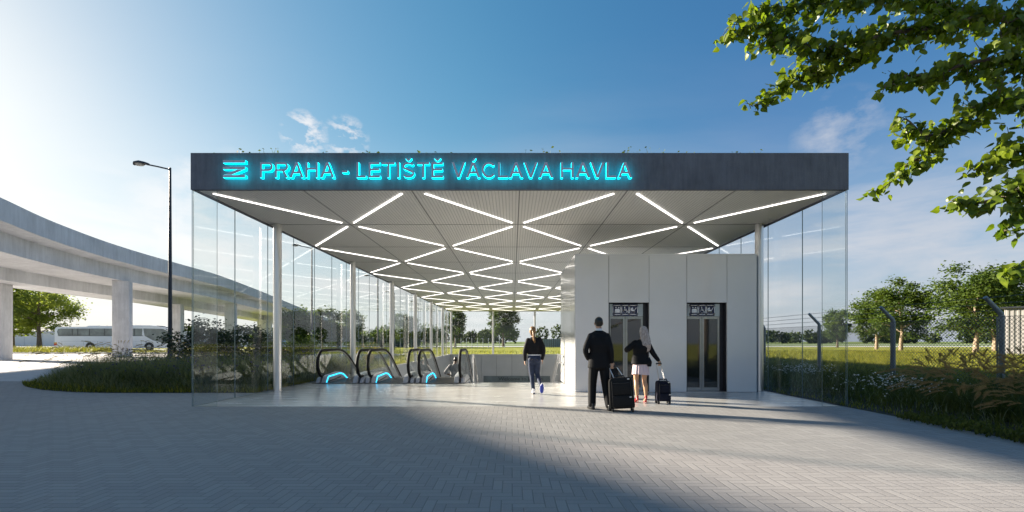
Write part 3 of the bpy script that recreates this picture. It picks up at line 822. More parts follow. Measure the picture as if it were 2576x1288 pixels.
# ------------------------------------------------------------------ cars
def car(name, label, cat, loc, rz, paint, suv=True, group=None):
    c = thing(name, label, cat, loc, rz, group)
    k = 1.0 if suv else .86
    low = [(-2.25, .32), (-2.3, .7), (-2.2, .98*k), (-1.6, 1.05*k), (1.2, 1.02*k), (2.05, .86*k), (2.28, .66), (2.28, .35), (2.0, .28), (-2.0, .28)]
    b = MB(); b.prism(low, -.92, .92, 'y'); b.build('body', paint, c, False, .07)
    cab = [(-2.1, 1.0*k), (-1.75, 1.62*k), (-1.2, 1.72*k), (.3, 1.70*k), (.7, 1.58*k), (1.35, 1.0*k)]
    b = MB(); b.prism(cab, -.80, .80, 'y'); b.build('cabin', paint, c, False, .06)
    for s in (-1, 1):
        b = MB(); b.prism([(-1.75, 1.08*k), (-1.55, 1.52*k), (-.45, 1.60*k), (-.45, 1.08*k)], s*.80, s*.812, 'y'); b.prism([(-.37, 1.08*k), (-.37, 1.60*k), (.3, 1.58*k), (1.0, 1.08*k)], s*.80, s*.812, 'y')
        b.build('side_window', 'dark_glass', c)
        b = MB(); b.box(1.9, 2.29, s*.60 - .16, s*.60 + .16, .62, .78); b.build('headlight', 'sign_white', c)
        b = MB(); b.box(-2.31, -2.1, s*.68 - .14, s*.68 + .14, .74, .96); b.build('tail_light', 'tail_red', c)
        for x in (-1.4, 1.42): wheel(c, x, s*.84, .35, .22, s)
    b = MB(); b.quad((.74, -.72, 1.55*k), (1.34, -.74, 1.04*k), (1.34, .74, 1.04*k), (.74, .72, 1.55*k)); b.v = [(x + .02, y, z + .02) for x, y, z in b.v]; b.build('windscreen', 'dark_glass', c)
    return c
plain('silver_paint', (.55, .56, .57), .25, .4, .04, 2, coat=.5); plain('white_paint', (.72, .72, .72), .25, 0, .03, 2, coat=.5)
car('parked_car', 'pale grey suv on the road beside the far viaduct pier', 'car', (W(683, 880, 70).x, 70, .005), R(165), 'silver_paint')
car('parked_car', 'small white car with red tail light seen through the side glass by the hedge', 'car', (W(797, 866, 98).x, 98, .005), R(20), 'white_paint', False)
car('parked_car', 'bluish grey car beyond the white one seen through the side glass', 'car', (W(832, 866, 104).x, 104, .005), R(200), 'silver_paint', False)

# ------------------------------------------------------------------ street lamps
def lamp(x, y, h, label, first=[None]):
    if first[0] is None:
        l = thing('street_lamp', label, 'street lamp', (x, y, 0), 0, 'street lamps along the side of the pavilion')
        b = MB(); b.rings([(0, 0, 0, .105, .105), (0, 0, 1.2, .10, .10), (0, 0, 1.25, .085, .085), (0, 0, h, .045, .045)], 14); b.build('pole', 'dark_pole', l, True)
        b = MB(); b.tube([(0, 0, h - .08), (-.55, 0, h + .05), (-1.0, 0, h + .14)], .032, 8); b.build('arm', 'dark_pole', l, True)
        b = MB()
        vs = []
        rg = [(-.92, .05, .14, .05), (-1.1, .13, .17, .09), (-1.32, .17, .19, .12), (-1.5, .16, .17, .11), (-1.58, .06, .13, .05)]
        n = 12
        for xx, ry, zc, rz_ in rg:
            for k in range(n):
                a = 2*math.pi*k/n; s_ = math.sin(a); vs.append((xx, ry*math.cos(a), h + zc + (rz_*s_ if s_ > 0 else .02*s_)))
        fs = [(i*n+k, i*n+(k+1) % n, (i+1)*n+(k+1) % n, (i+1)*n+k) for i in range(4) for k in range(n)] + [tuple(range(n-1, -1, -1)), tuple(4*n+k for k in range(n))]
        b.add(vs, fs); hd = b.build('lamp_head', 'dark_pole', l, True)
        b = MB(); b.rings([(-1.32, 0, h + .10, .17, .10), (-1.32, 0, h + .145, .2, .13), (-1.32, 0, h + .17, .21, .14)], 16); b.build('lamp_lens', 'lamp_glass', hd, True)
        first[0] = l; return l
    l = copy_tree(first[0]); l.location = (x, y, 0); l['label'] = label; return l
lamp(W(428, 0, 20).x, 20, 8.92, 'tall dark street lamp standing in the grass bed beside the front glass corner')
lamp(W(784.6, 0, 37).x, 37, 8.9, 'dark street lamp seen through the side glass between the first and second steel columns')
lamp(W(950, 0, 54).x, 54, 8.9, 'dark street lamp seen through the side glass between the second and third steel columns')
for q, (hx, d) in enumerate(((971.5, 71.3), (1035.4, 89.8), (1077, 107))):
    lamp(W(hx, 0, d).x + 1.3, d, 8.95, ['far street lamp whose head shows above the treeline by the third column', 'far street lamp whose head shows by the fourth column', 'farthest street lamp whose head shows by the fifth column'][q])

# ------------------------------------------------------------------ security fence
plain('galv_post', (.20, .235, .27), .5, .5, .15, 8, .1)
plain('wire', (.10, .11, .12), .5, .5)
FX = 12.75
fen = thing('security_fence', 'chain link security fence with cranked grey posts and barbed wire', 'fence', (FX, 15.3, 0))
pm = None
py = [8.3, 11.95, 15.35, 19.05, 23.2, 27.2, 31.2, 35.2, 39.2, 43.2]
for y in py:
    if pm is None:
        b = MB(); b.tube([(0, 0, -.3), (0, 0, 2.0), (-.02, 0, 2.07), (-.42, 0, 2.48), (-.44, 0, 2.50)], [.062, .06, .058, .05, .05], 12)
        pm = b.build('post', 'galv_post', fen, True); o = pm
    else: o = pm.copy(); COL.objects.link(o)
    o.location = (0, y - 15.3, 0)
y0, y1 = py[0] - 15.3 - 4, py[-1] - 15.3
b = MB(); hz = 2.0; pit = .105; sp = pit * math.sqrt(2) / 1.0
nn = int((y1 - y0 + hz) / .105)
for k in range(nn):
    for s in (1, -1):
        ya = y0 + k * .105 - (hz if s > 0 else 0); yb = ya + hz; za, zb = (.03, hz) if s > 0 else (hz, .03)
        if ya < y0: za += (y0 - ya) * (1 if s > 0 else -1); ya = y0
        if yb > y1: zb -= (yb - y1) * (1 if s > 0 else -1); yb = y1
        if yb - ya < .02: continue
        b.tube([(-.07 + .004 * s, ya, za), (-.07 + .004 * s, yb, zb)], .0052, 3, False)
b.build('chain_link_mesh', 'wire', fen)
b = MB()
for zz in (.05, 1.0, 1.99): b.tube([(-.075, y0, zz), (-.075, y1, zz)], .005, 4)
b.build('tension_wire', 'wire', fen)
for q in range(3):
    f = .18 + q * .39
    b = MB(); xx, zz = -.02 - .40 * f, 2.09 + .41 * f
    pts = []
    k = y0
    while k < y1: pts.append((xx + rnd.uniform(-.004, .004), k, zz + rnd.uniform(-.01, .01))); k += .45
    b.tube(pts, .005, 4)
    k = y0
    while k < y1:
        b.tube([(xx - .02, k, zz - .02), (xx + .02, k, zz + .02)], .003, 3); b.tube([(xx - .02, k, zz + .02), (xx + .02, k, zz - .02)], .003, 3); k += .12
    b.build('barbed_wire', 'wire', fen)
pb = None
for y in py:
    if pb is None:
        b = MB(); b.tube([(.02, .13, -.2), (.02, .13, 2.0)], .018, 8); pb = b.build('mesh_stake', 'galv_post', fen, True); o = pb
    else: o = pb.copy(); COL.objects.link(o)
    o.location = (0, y - 15.3, 0)

# distant perimeter fence seen through the side glass
ff = thing('perimeter_fence', 'pale post and rail fence crossing the field before the hedge', 'fence', (-25, 92, 0))
pm = None
for k in range(46):
    if pm is None:
        b = MB(); b.tube([(0, 0, -.1), (0, 0, 2.0)], .05, 6); pm = b.build('post', 'galv_post', ff); o = pm
    else: o = pm.copy(); COL.objects.link(o)
    o.location = (-26 + k * 1.1, 0, 0)
b = MB()
for zz in (.2, .6, 1.0, 1.4, 1.9): b.tube([(-26, 0, zz), (23.5, 0, zz)], .018, 4)
b.build('rail', 'wire', ff)
plain('blue_grey_metal', (.16, .22, .29), .5, .3, .1, 2)
bf = thing('slatted_fence', 'blue grey slatted metal fence beyond the field next to the white lift block', 'fence', (9.6, 98, 0))
b = MB(); b.box(-3.2, 3.4, 0, .04, .15, 1.85); b.build('panel', 'blue_grey_metal', bf)
b = MB()
for k in range(15): b.box(-3.2 + k * .47, -3.12 + k * .47, -.08, -.002, 0, 2.0)
b.build('slats', 'dark_frame', bf)

# ------------------------------------------------------------------ shed and hall
m = bpy.data.materials.new('corrugated_metal'); t = NT(m); p = t.pos(); sx = t.new('ShaderNodeSeparateXYZ'); t.link(p, sx.inputs[0])
c = t.mix(t.ramp(t.noise(t.scaled(p, (2, 2, .3)), 1.5, 4), .35, .65), (.22, .215, .21, 1), (.29, .28, .27, 1)); t.out(t.bsdf(c, .5, .2).outputs[0]); MATS['corrugated_metal'] = m
shed = thing('shed', 'pale corrugated metal shed behind the chain link fence', 'shed', (W(2528, 0, 45.4).x, 45.4, 0), R(-53))
def corr(L, h0, h1, ax):
    pts = []; k = 0.; b = MB()
    while k < L:
        for u, d in ((0, 0), (.10, 0), (.14, .05), (.26, .05), (.30, 0)): pts.append((min(k + u, L), -d))
        k += .36
    vs, fs = [], []
    for u, d in pts:
        hh = h0 + (h1 - h0) * u / L
        for zz in (0, hh): vs.append((u, d, zz) if ax == 'x' else (d, u, zz))
    for i in range(len(pts) - 1): fs.append((2*i, 2*i+2, 2*i+3, 2*i+1))
    return b.add(vs, fs)
corr(10, 4.6, 4.6, 'x').build('front_wall', 'corrugated_metal', shed); corr(8, 4.55, 4.55, 'y').build('side_wall', 'corrugated_metal', shed)
b = MB(); b.box(.03, 9.97, .03, 8, .0, 4.5); b.build('core', 'corrugated_metal', shed)
b = MB(); b.add([(-.3, -.35, 4.60), (10, -.35, 4.60), (10, 8.2, 4.60), (-.3, 8.2, 4.60), (-.3, -.35, 4.75), (10, -.35, 4.75), (10, 8.2, 4.75), (-.3, 8.2, 4.75)], [(0,3,2,1),(4,5,6,7),(0,1,5,4),(1,2,6,5),(2,3,7,6),(3,0,4,7)]); b.build('roof', 'dark_pole', shed)
hall = thing('warehouse', 'long low pale hall behind the coach and tree', 'warehouse', (-115, 125, 0))
b = MB(); b.box(-60, 62, 0, 20, 0, 3.7); b.build('wall', 'white_panel', hall)
b = MB(); b.box(-60.3, 62.3, -.3, 20.3, 3.702, 4.1); b.build('roof', 'viaduct_concrete', hall)
b = MB()
for k in range(24): b.box(-58 + k*5, -57.94 + k*5, -.03, -.002, 0, 3.6)
b.build('wall_joint', 'well_panel', hall)

# ------------------------------------------------------------------ trees
plain('bark', (.13, .10, .075), .9, 0, .35, 5, .6)
plain('bark_pale', (.30, .225, .155), .85, 0, .4, 4, .5)
leafmat('leaf_mid', (.026, .056, .012), (.095, .135, .026), .35, .6, .45, .12)
leafmat('leaf_pale', (.13, .18, .05), (.30, .34, .11), .6, .6, .4, .12)
leafmat('leaf_dark', (.010, .026, .010), (.035, .06, .022), .25, .5, .5)
leafmat('leaf_far', (.022, .042, .014), (.065, .088, .025), .25, .7, .08, .1)
def tree(label, x, y, h, rad, trunk_h, nleaf, lsz, seed, leaf='leaf_mid', bark='bark', squash=1., group=None, name='tree'):
    rg = np.random.default_rng(seed); rr = random.Random(seed)
    t_ = thing(name, label, 'tree', (x, y, 0), 0, group)
    cz = trunk_h + (h - trunk_h) * .48; rz_ = (h - trunk_h) * .52
    b = MB(); tr = max(.1, h * .022)
    top = Vector((rr.uniform(-.3, .3), rr.uniform(-.3, .3), h * .82))
    tp = [Vector((0, 0, -.1)), Vector((rr.uniform(-.08, .08), 0, trunk_h * .6)), Vector((rr.uniform(-.2, .2), rr.uniform(-.15, .15), trunk_h * 1.15)), top * .8, top]
    b.tube(tp, [tr * 1.35, tr, tr * .8, tr * .4, tr * .12], 9)
    tips = []
    nb = 11
    for k in range(nb):
        f = trunk_h * .85 + (h * .72 - trunk_h * .85) * (k / (nb - 1)) ** .9
        a = k * 2.4 + rr.uniform(-.4, .4); ph = rr.uniform(.05, .8)
        reach = rad * rr.uniform(.62, .98) * math.sqrt(max(.15, 1 - ((f + .1 * h - cz) / rz_) ** 2 * .6))
        st_ = Vector((tp[2].x * f / (trunk_h * 1.15) if f < trunk_h * 1.15 else tp[2].x, 0, f))
        e = st_ + Vector((math.cos(a) * reach, math.sin(a) * reach, reach * ph * .75)); e.z = min(e.z, h * .97)
        md = (st_ + e) / 2 + Vector((rr.uniform(-.2, .2), rr.uniform(-.2, .2), reach * .08))
        b.tube([st_, md, e], [tr * .42, tr * .26, tr * .08], 6); tips.append(e); tips.append(md * .35 + e * .65)
        for q in range(2):
            s2 = st_.lerp(e, rr.uniform(.45, .8)); e2 = s2 + Vector((rr.uniform(-1, 1), rr.uniform(-1, 1), rr.uniform(-.2, .8))) * reach * .45
            b.tube([s2, (s2 + e2) / 2 + Vector((0, 0, .05)), e2], [tr * .16, tr * .1, tr * .04], 5); tips.append(e2)
    b.build('trunk', bark, t_, True)
    for q in range(34):    # clumps through the crown volume
        v = rg.normal(size=3); v /= np.linalg.norm(v); v *= rg.uniform(.45, 1.) ** .6
        tips.append(Vector((v[0] * rad * .9, v[1] * rad * .9, cz + v[2] * rz_ * .92)))
    C = np.array([list(q) for q in tips]); wgt = rg.uniform(.4, 1.6, len(C)); wgt /= wgt.sum()
    nleaf = int(nleaf * 2.2); ci = rg.choice(len(C), nleaf, p=wgt)
    sg = rad * rg.uniform(.10, .20, len(C))[ci][:, None]
    P = C[ci] + rg.normal(size=(nleaf, 3)) * sg * np.array([1, 1, .7 * squash])
    P = P[P[:, 2] > trunk_h * .72]
    V, Fc = leafcards(P, np.full(len(P), lsz), rg)
    npmesh('crown', V, Fc, leaf, t_)
    return t_
tree('slender small tree standing alone beyond the fence near the glass', W(2106, 0, 98).x, 98, 8.6, 2.7, 2.0, 3000, .30, 11)
tree('broad tree beyond the fence, nearest the small slender one', W(2205, 0, 77.5).x, 77.5, 10.0, 3.5, 2.2, 4300, .30, 12, bark='bark_pale')
tree('taller broad tree beyond the fence between two others', W(2266, 0, 66.9).x, 66.9, 10.6, 3.8, 2.3, 5200, .27, 13, bark='bark_pale')
tree('largest tree beyond the fence close to the corrugated shed', W(2454.6, 0, 55).x, 55, 10.9, 4.6, 2.3, 6800, .26, 14, bark='bark_pale')
tree('broad tree half hidden behind the largest one near the shed', W(2486, 0, 60).x + .8, 60, 10.0, 3.9, 2.4, 5000, .27, 15, bark='bark_pale')
tree('tree standing in the field behind the rear columns, its top hidden by the ceiling', W(1266, 0, 118).x, 118, 12.5, 3.9, 2.6, 5500, .34, 16)
tree('tree behind the rear corner column at the end of the side glass', W(1145, 0, 112).x, 112, 10.5, 2.6, 2.2, 3500, .34, 17)
tree('large pale green tree under the viaduct behind the coach', W(99, 0, 80).x, 80, 14.2, 5.7, 3.2, 6000, .33, 18, 'leaf_pale')
tree('smaller pale green tree beside the large one under the viaduct', W(32, 0, 84).x, 84, 11.5, 5.0, 3.2, 5000, .33, 19, 'leaf_pale')
# young trees of the avenue outside the side glass
for q, (px, d, hh) in enumerate(((812, 62, 6.2), (745, 50, 5.2), (880, 78, 7.0), (1020, 92, 7.5))):
    tree(['young tree outside the side glass next to the second column', 'young bushy tree outside the side glass close to the first column', 'young tree outside the side glass behind the second column', 'young tree outside the side glass between the third and fourth columns'][q], W(px, 0, d).x, d, hh, hh * .36, 1.3, 2600, .24, 30 + q, 'leaf_mid')

# distant wood
def treeline(name, label, x0, x1, y0, y1, hmin, hmax, n, lsz, seed, mt):
    rg = np.random.default_rng(seed)
    m_ = int((x1 - x0) / 5.5)
    cx = rg.uniform(x0, x1, m_); cy = rg.uniform(y0, y1, m_); hh = rg.uniform(hmin, hmax, m_) * (1 + .16 * np.sin(cx * .021) + .1 * np.sin(cx * .057 + 1)); rr_ = rg.uniform(3.5, 6.5, m_)
    ci = rg.integers(0, m_, n); v = rg.normal(size=(n, 3)); v /= np.linalg.norm(v, axis=1)[:, None]; v *= rg.uniform(.7, 1, n)[:, None]
    P = np.stack([cx[ci] + v[:, 0] * rr_[ci], cy[ci] + v[:, 1] * rr_[ci] * .8, hh[ci] * (.52 + .48 * v[:, 2])], 1)
    P += rg.normal(size=P.shape) * .5
    P[:, 2] = np.abs(P[:, 2])
    V, Fc = leafcards(P, np.full(n, lsz), rg, 1.)
    o = npmesh(name, V, Fc, mt); return tag(o, label, 'wood', kind='stuff')
treeline('distant_wood', 'dark green wood along the far edge of the airfield', -330, 560, 285, 330, 6.8, 10.5, 42000, 1.5, 41, 'leaf_far')
treeline('distant_hedge', 'dark hedge of shrubs beyond the pale perimeter fence', -62, -19, 99, 110, 3.6, 6.2, 9000, .55, 42, 'leaf_mid')

# ------------------------------------------------------------------ shrubs and grasses
def shrub(label, x, y, h, rad, n, lsz, seed, leaf='leaf_dark', group=None, name='shrub'):
    rg = np.random.default_rng(seed); rr = random.Random(seed)
    s = thing(name, label, 'shrub', (x, y, 0), 0, group)
    b = MB(); tips = []
    for k in range(9):
        a = k * 2.4; e = Vector((math.cos(a) * rad * rr.uniform(.3, .95), math.sin(a) * rad * rr.uniform(.3, .95), h * rr.uniform(.6, 1.)))
        md = Vector((e.x * .4, e.y * .4, e.z * .55)); b.tube([(0, 0, -.05), md, e], [.025, .016, .006], 5)
        tips += [e, md, (e + md) / 2, (e*.7 + md*.3) + Vector((rr.uniform(-.3, .3), rr.uniform(-.3, .3), rr.uniform(-.2, .2)))]
    b.build('stem', 'bark', s, True)
    C = np.array([list(q) for q in tips]); ci = rg.integers(0, len(C), n)
    P = C[ci] + rg.normal(size=(n, 3)) * np.array([.2, .2, .17]) * rad * .8
    P = P[P[:, 2] > .1]
    V, Fc = leafcards(P, np.full(len(P), lsz), rg); npmesh('foliage', V, Fc, leaf, s); return s
SHL = [(470, 18.5, 1.85), (522, 17.6, 2.1), (575, 19.0, 2.05), (634, 18.2, 1.9)]
for q, (px, d, h_) in enumerate(SHL):
    shrub(['dark loose shrub beside the tall street lamp', 'dark shrub behind the front glass corner, second from the lamp', 'dark shrub behind the side glass, third from the lamp', 'dark shrub behind the side glass close to the first steel column'][q], W(px, 0, d).x, d, h_, .85, 1900, .085, 50 + q)
for q, (px, d, h_) in enumerate(((720, 22, 1.5), (770, 25, 1.7), (690, 27, 2.2))):
    shrub(['low green shrub outside the side glass just behind the first column', 'green shrub outside the side glass between the first two columns', 'taller green shrub outside the side glass farthest behind the first column'][q], W(px, 0, d).x - .2, d, h_, .9, 1700, .09, 60 + q, 'leaf_mid')

leafmat('grass_green', (.04, .058, .014), (.115, .13, .028), .35, .6, 1.2, .2)
leafmat('grass_grey', (.14, .16, .10), (.29, .30, .20), .45, .7, .9, .2)
leafmat('grass_yellow', (.15, .165, .025), (.33, .30, .055), .5, .6, .9, .2)
leafmat('verge_dry', (.10, .115, .03), (.22, .20, .06), .4, .6, .9, .15)
leafmat('grass_straw', (.30, .22, .11), (.44, .34, .18), .4, .7, .7, .1)
leafmat('plume_brown', (.30, .19, .11), (.48, .33, .21), .45, .85, 2., .1)
leafmat('lavender', (.06, .05, .13), (.14, .12, .26), .2, .7, 2., .1)
plain('flower_white', (.75, .75, .72), .7, 0, .05, 5)
def bedfill(n, seed, inside, hfun, mats, pick, wd=.012, lean=(.2, .9)):
    rg = np.random.default_rng(seed); P = inside(rg, n); n = len(P)
    ln = hfun(P, rg); V, Fc, tips, dr = blades(P, ln, rg.uniform(0, 6.28, n), rg.uniform(*lean, n), np.full(n, wd) * rg.uniform(.6, 1.5, n), rg)
    return V, Fc, np.tile(pick(P, rg), 3), tips
def in_bed(rg, n):
    x = rg.uniform(-15.9, -6.75, n); y = 12.0 + 9 * rg.random(n) ** 1.35 + .142 * np.maximum(-10.5 - x, 0) ** 1.785 * rg.random(n)
    keep = y > 11.99 + .142 * np.maximum(-10.5 - x, 0) ** 1.785
    return np.stack([x, y, np.full(n, .005)], 1)[keep]
def edge_d(P): return P[:, 1] - 11.95 - .142 * np.maximum(-10.5 - P[:, 0], 0) ** 1.785
def h_bed(P, rg):
    e = edge_d(P); s = np.clip((e - .25) / .9, 0, 1)
    s = s * np.clip((P[:, 0] + 16.1) / 2.2, .25, 1)
    lump = .8 + .3 * np.sin(P[:, 0] * 2.3 + P[:, 1]) * np.sin(P[:, 1] * 2.9) 
    return (.16 + 1.15 * s * lump) * rg.uniform(.55, 1.1, len(P))
def pk(P, rg):
    e = edge_d(P); k = np.where(e < .42, rg.choice([0, 2], len(P), p=[.5, .5]), rg.choice([0, 1, 2], len(P), p=[.3, .64, .06])); return k
V, Fc, mi, tips = bedfill(26000, 71, in_bed, h_bed, None, pk, .014)
tag(npmesh('bed_grass', V, Fc, ['grass_green', 'grass_grey', 'grass_yellow'], mi=mi), 'dense grey green grasses filling the rounded bed beside the front glass', 'grass', kind='stuff')
# lavender heads over the bed nearest the glass
rg = np.random.default_rng(72); sel = tips[(tips[:, 0] > -12.5) & (tips[:, 2] > .5)]; sel = sel[rg.choice(len(sel), 1800)]
V, Fc = leafcards(sel + rg.normal(size=sel.shape) * .04, np.full(len(sel), .05), rg, 3.)
tag(npmesh('lavender_flowers', V, Fc, 'lavender'), 'small violet flower heads over the grasses near the street lamp', 'flowers', kind='stuff')

def clump(label, loc, group, n=140, h=1.05, nplume=26, seed=1, plume='plume_brown', leaf='grass_green', plen=.2, prad=.02, lean=(.2, 1.1), name='ornamental_grass', az=None):
    rg = np.random.default_rng(seed); c = thing(name, label, 'grass clump', loc, 0, group)
    ba = rg.normal(size=(n, 3)) * .11; ba[:, 2] = 0
    A = rg.uniform(0, 6.28, n)
    V, Fc, _, _ = blades(ba, h * rg.uniform(.45, .85, n), A, rg.uniform(*lean, n), np.full(n, .011), rg, 4)
    npmesh('blades', V, Fc, leaf, c)
    ba = rg.normal(size=(nplume, 3)) * .08; ba[:, 2] = 0
    A = rg.uniform(0, 6.28, nplume) if az is None else rg.normal(az, .9, nplume)
    V, Fc, tips, dr = blades(ba, h * rg.uniform(.8, 1.15, nplume), A, rg.uniform(*lean, nplume) * .85, np.full(nplume, .008), rg, 5)
    st_ = (V, Fc, 0)
    hv = []; hf = []
    dr = dr / (np.linalg.norm(dr, axis=1)[:, None] + 1e-9)
    PP, SS = [], []
    for i in range(nplume):
        m_ = 70 if prad < .025 else 190; t = rg.random(m_)
        rad_ = prad * np.sin(np.pi * np.clip(t * .9 + .08, 0, 1)) ** .7
        o = rg.normal(size=(m_, 3)); o -= dr[i] * (o @ dr[i])[:, None]; o /= np.linalg.norm(o, axis=1)[:, None]
        droop = np.array([0, 0, -1.]) * (t ** 2)[:, None] * plen * .35
        p0 = tips[i] + dr[i] * (t[:, None] - .15) * plen + droop
        tip = p0 + o * rad_[:, None] * 1.3 + dr[i] * (.028 if prad < .025 else .045)
        sd = np.cross(o, dr[i]) * (.0045 if prad < .025 else .0017)
        k = len(PP)
        PP.append(np.stack([p0 - sd, p0 + sd, tip + sd * .4, tip - sd * .4], 1).reshape(-1, 3))
    PV = np.concatenate(PP); PF = np.arange(len(PV)).reshape(-1, 4)
    V, Fc, mi = cat_mesh([st_, (PV, PF, 1)])
    npmesh('plumes', V, Fc, [leaf, plume], c, mi); return c
GB = 'brown plumed fountain grasses between the paving and the fence'
c0 = clump('fountain grass with arching brown plumes in the shaded bed by the chain link fence', (8.3, 7.7, 0), GB, 190, 1.05, 30, 81, plen=.30, prad=.0255, az=R(165), lean=(.25, 1.2))
c1 = clump('fountain grass with arching brown plumes in the shaded bed by the chain link fence', (9.4, 9.3, 0), GB, 190, 1.1, 30, 82, plen=.28, prad=.0255, lean=(.2, 1.1))
for k, (x, y, s_, rz_) in enumerate(((8.9, 7.0, 1.0, 1.1), (9.6, 7.9, 1.1, .2), (10.2, 9.0, 1.15, 2.2), (8.6, 8.8, .95, .3), (10.7, 8.2, 1.05, 1.7), (11.0, 10.2, 1.1, 3.1), (9.5, 10.2, 1.0, .5), (8.1, 6.9, .7, .2), (9.3, 7.3, .95, 2.5), (11.8, 9.4, 1.1, .2))):
    c = copy_tree(c0 if k % 2 else c1); c.location = (x, y, 0); c.rotation_euler[2] = rz_; c.scale = (s_, s_, s_)
GF = 'soft grey green grass clumps in the rounded bed'
f0 = clump('soft arching clump of grey green grass in the rounded bed', (-9.2, 13.6, 0), GF, 420, 1.55, 3, 86, 'grass_straw', 'grass_grey', .2, .01, (.3, 1.3))
for k, (x, y, s_) in enumerate(((-10.1, 13.2, 1.), (-11.0, 13.5, 1.05), (-11.9, 13.8, 1.05), (-12.8, 14.2, 1.0), (-13.7, 14.9, .95), (-14.5, 15.6, .8), (-8.3, 13.3, .95), (-7.5, 13.7, .9), (-9.8, 14.6, 1.15), (-11.3, 14.9, 1.15), (-12.6, 15.4, 1.1), (-8.5, 14.8, 1.1))):
    c = copy_tree(f0); c.location = (x, y, 0); c.rotation_euler[2] = k * 2.1; c.scale = (s_, s_, s_)
GA = 'straw plumed grasses along the far side of the rounded bed'
l0 = clump('thin feather grass with straw plumes rising above the rounded bed', (-14.6, 15.2, 0), GA, 80, 1.3, 26, 83, 'grass_straw', 'grass_grey', .26, .012, (.35, 1.1))
for k, (x, y, s_) in enumerate(((-13.9, 14.6, 1.05), (-13.3, 15.6, 1.1), (-15.0, 16.4, .95), (-12.5, 15.0, 1.0), (-11.8, 15.8, 1.05), (-11.0, 15.2, .95), (-14.2, 16.6, 1.1), (-12.7, 17.0, 1.1), (-10.2, 16.4, 1.0))):
    c = copy_tree(l0); c.location = (x, y, 0); c.rotation_euler[2] = k * 1.3; c.scale = (s_, s_, s_)
clump('sunlit straw grass clump outside the side glass between the third and fourth columns', (-8.6, 27.5, 0), None, 160, 1.15, 30, 84, 'grass_straw', 'grass_straw', .24, .02, (.2, .8))

# planting beside the paving, in the shade of the roof
def in_rbed(rg, n):
    y = -1 + 26 * rg.random(n) ** 1.1; x = 6.9 + 5.8 * rg.random(n) ** 1.25
    x = np.where(y > 9.3, np.maximum(x, 7.0), x)
    return np.stack([x + .08 * np.sin(y * 3.1), y, np.full(n, .005)], 1)
def h_r(P, rg):
    e = P[:, 0] - 6.85; s = np.clip((e - .45) / .9, 0, 1)
    return (.12 + .55 * s * (.8 + .3 * np.sin(P[:, 1] * 2.1 + P[:, 0] * 1.7))) * rg.uniform(.5, 1.1, len(P))
V, Fc, mi, tips = bedfill(26000, 91, in_rbed, h_r, None, lambda P, rg: np.where(P[:, 0] < 7.35, rg.choice([0, 2], len(P), p=[.6, .4]), rg.choice([0, 1], len(P), p=[.85, .15])), .014)
tag(npmesh('verge_grass', V, Fc, ['grass_green', 'grass_grey', 'grass_yellow'], mi=mi), 'shaded grasses and ground cover between the paving and the security fence', 'grass', kind='stuff')
for q, (x, y, lbl) in enumerate(((8.35, 10.1, 'white flowering clump in the shaded bed close to the glass corner'), (9.6, 15.2, 'white flowering clump farther back beneath the fence post'), (8.3, 16.6, 'white flowering clump just outside the glass near the lift block'))):
    rg = np.random.default_rng(95 + q); n = 130; P = rg.normal(size=(n, 3)) * [.42, .42, 0]; 
    c = thing('flower_clump', lbl, 'flowers', (x, y, 0))
    V, Fc, tips, _ = blades(P, rg.uniform(.4, .72, n), rg.uniform(0, 6.28, n), rg.uniform(.1, .6, n), np.full(n, .008), rg)
    npmesh('stems', V, Fc, 'grass_green', c)
    tp = np.repeat(tips, 3, 0) + rg.normal(size=(n * 3, 3)) * .03
    V, Fc = leafcards(tp, np.full(len(tp), .035), rg, .2); npmesh('blossoms', V, Fc, 'flower_white', c)
# clover leaves creeping over the paving edge
rg = np.random.default_rng(97); n = 2600; y = rg.uniform(2.5, 8, n); x = 6.55 + .06 * (8 - y) * 0 + np.abs(rg.normal(0, .35, n)); P = np.stack([x + .1, y, rg.uniform(.02, .14, n)], 1)
V, Fc = leafcards(P, np.full(n, .05), rg, 5.); tag(npmesh('ground_cover', V, Fc, 'grass_green'), 'creeping green leaves spilling over the edge of the paving', 'ground cover', kind='stuff')
# rough meadow grass beyond the fence and behind the stairwell
def in_field(rg, n):
    d = 11 * np.exp(rg.random(n) * math.log(62 / 11.)); x = np.where(rg.random(n) < .72, rg.uniform(.55, 1.15, n) * d, rg.uniform(-.62, .3, n) * d)
    P = np.stack([x, d, np.zeros(n)], 1)
    ok = ((x > 12.9) | (d > 48.5) | (x < -7)) & ~((x < -6.6) & (d < 25.5) ) & ~((x < -15) & (d < 63)) & ~((x < -24) & (d < 79))
    return P[ok]
V, Fc, mi, tips = bedfill(60000, 98, in_field, lambda P, rg: (.10 + .004 * P[:, 1]) * rg.uniform(.6, 1.6, len(P)), None, lambda P, rg: rg.choice([0, 1], len(P), p=[.35, .65]), .03, (.3, 1.1))
tag(npmesh('meadow_grass', V, Fc, ['grass_green', 'grass_yellow'], mi=mi), 'sunlit yellow green meadow grass beyond the fence and the stairwell', 'grass', kind='stuff')
rg = np.random.default_rng(99); n = 9000; P = np.stack([rg.uniform(-70, -24, n), rg.uniform(50.4, 62.6, n), np.full(n, .12)], 1); P = P[~((P[:, 0] > -70) & (rg.random(n) < .1))]
n = len(P); hh = np.where(P[:, 0] < -47.5 - (P[:, 1] - 50) * .4, .8, .18) * rg.uniform(.5, 1.2, n)
V, Fc, tips, _ = blades(P, hh, rg.uniform(0, 6.28, n), rg.uniform(.2, .9, n), np.full(n, .05), rg)
tag(npmesh('verge_tall_grass', V, Fc, 'verge_dry'), 'dry grass on the raised verge in front of the coach', 'grass', kind='stuff')
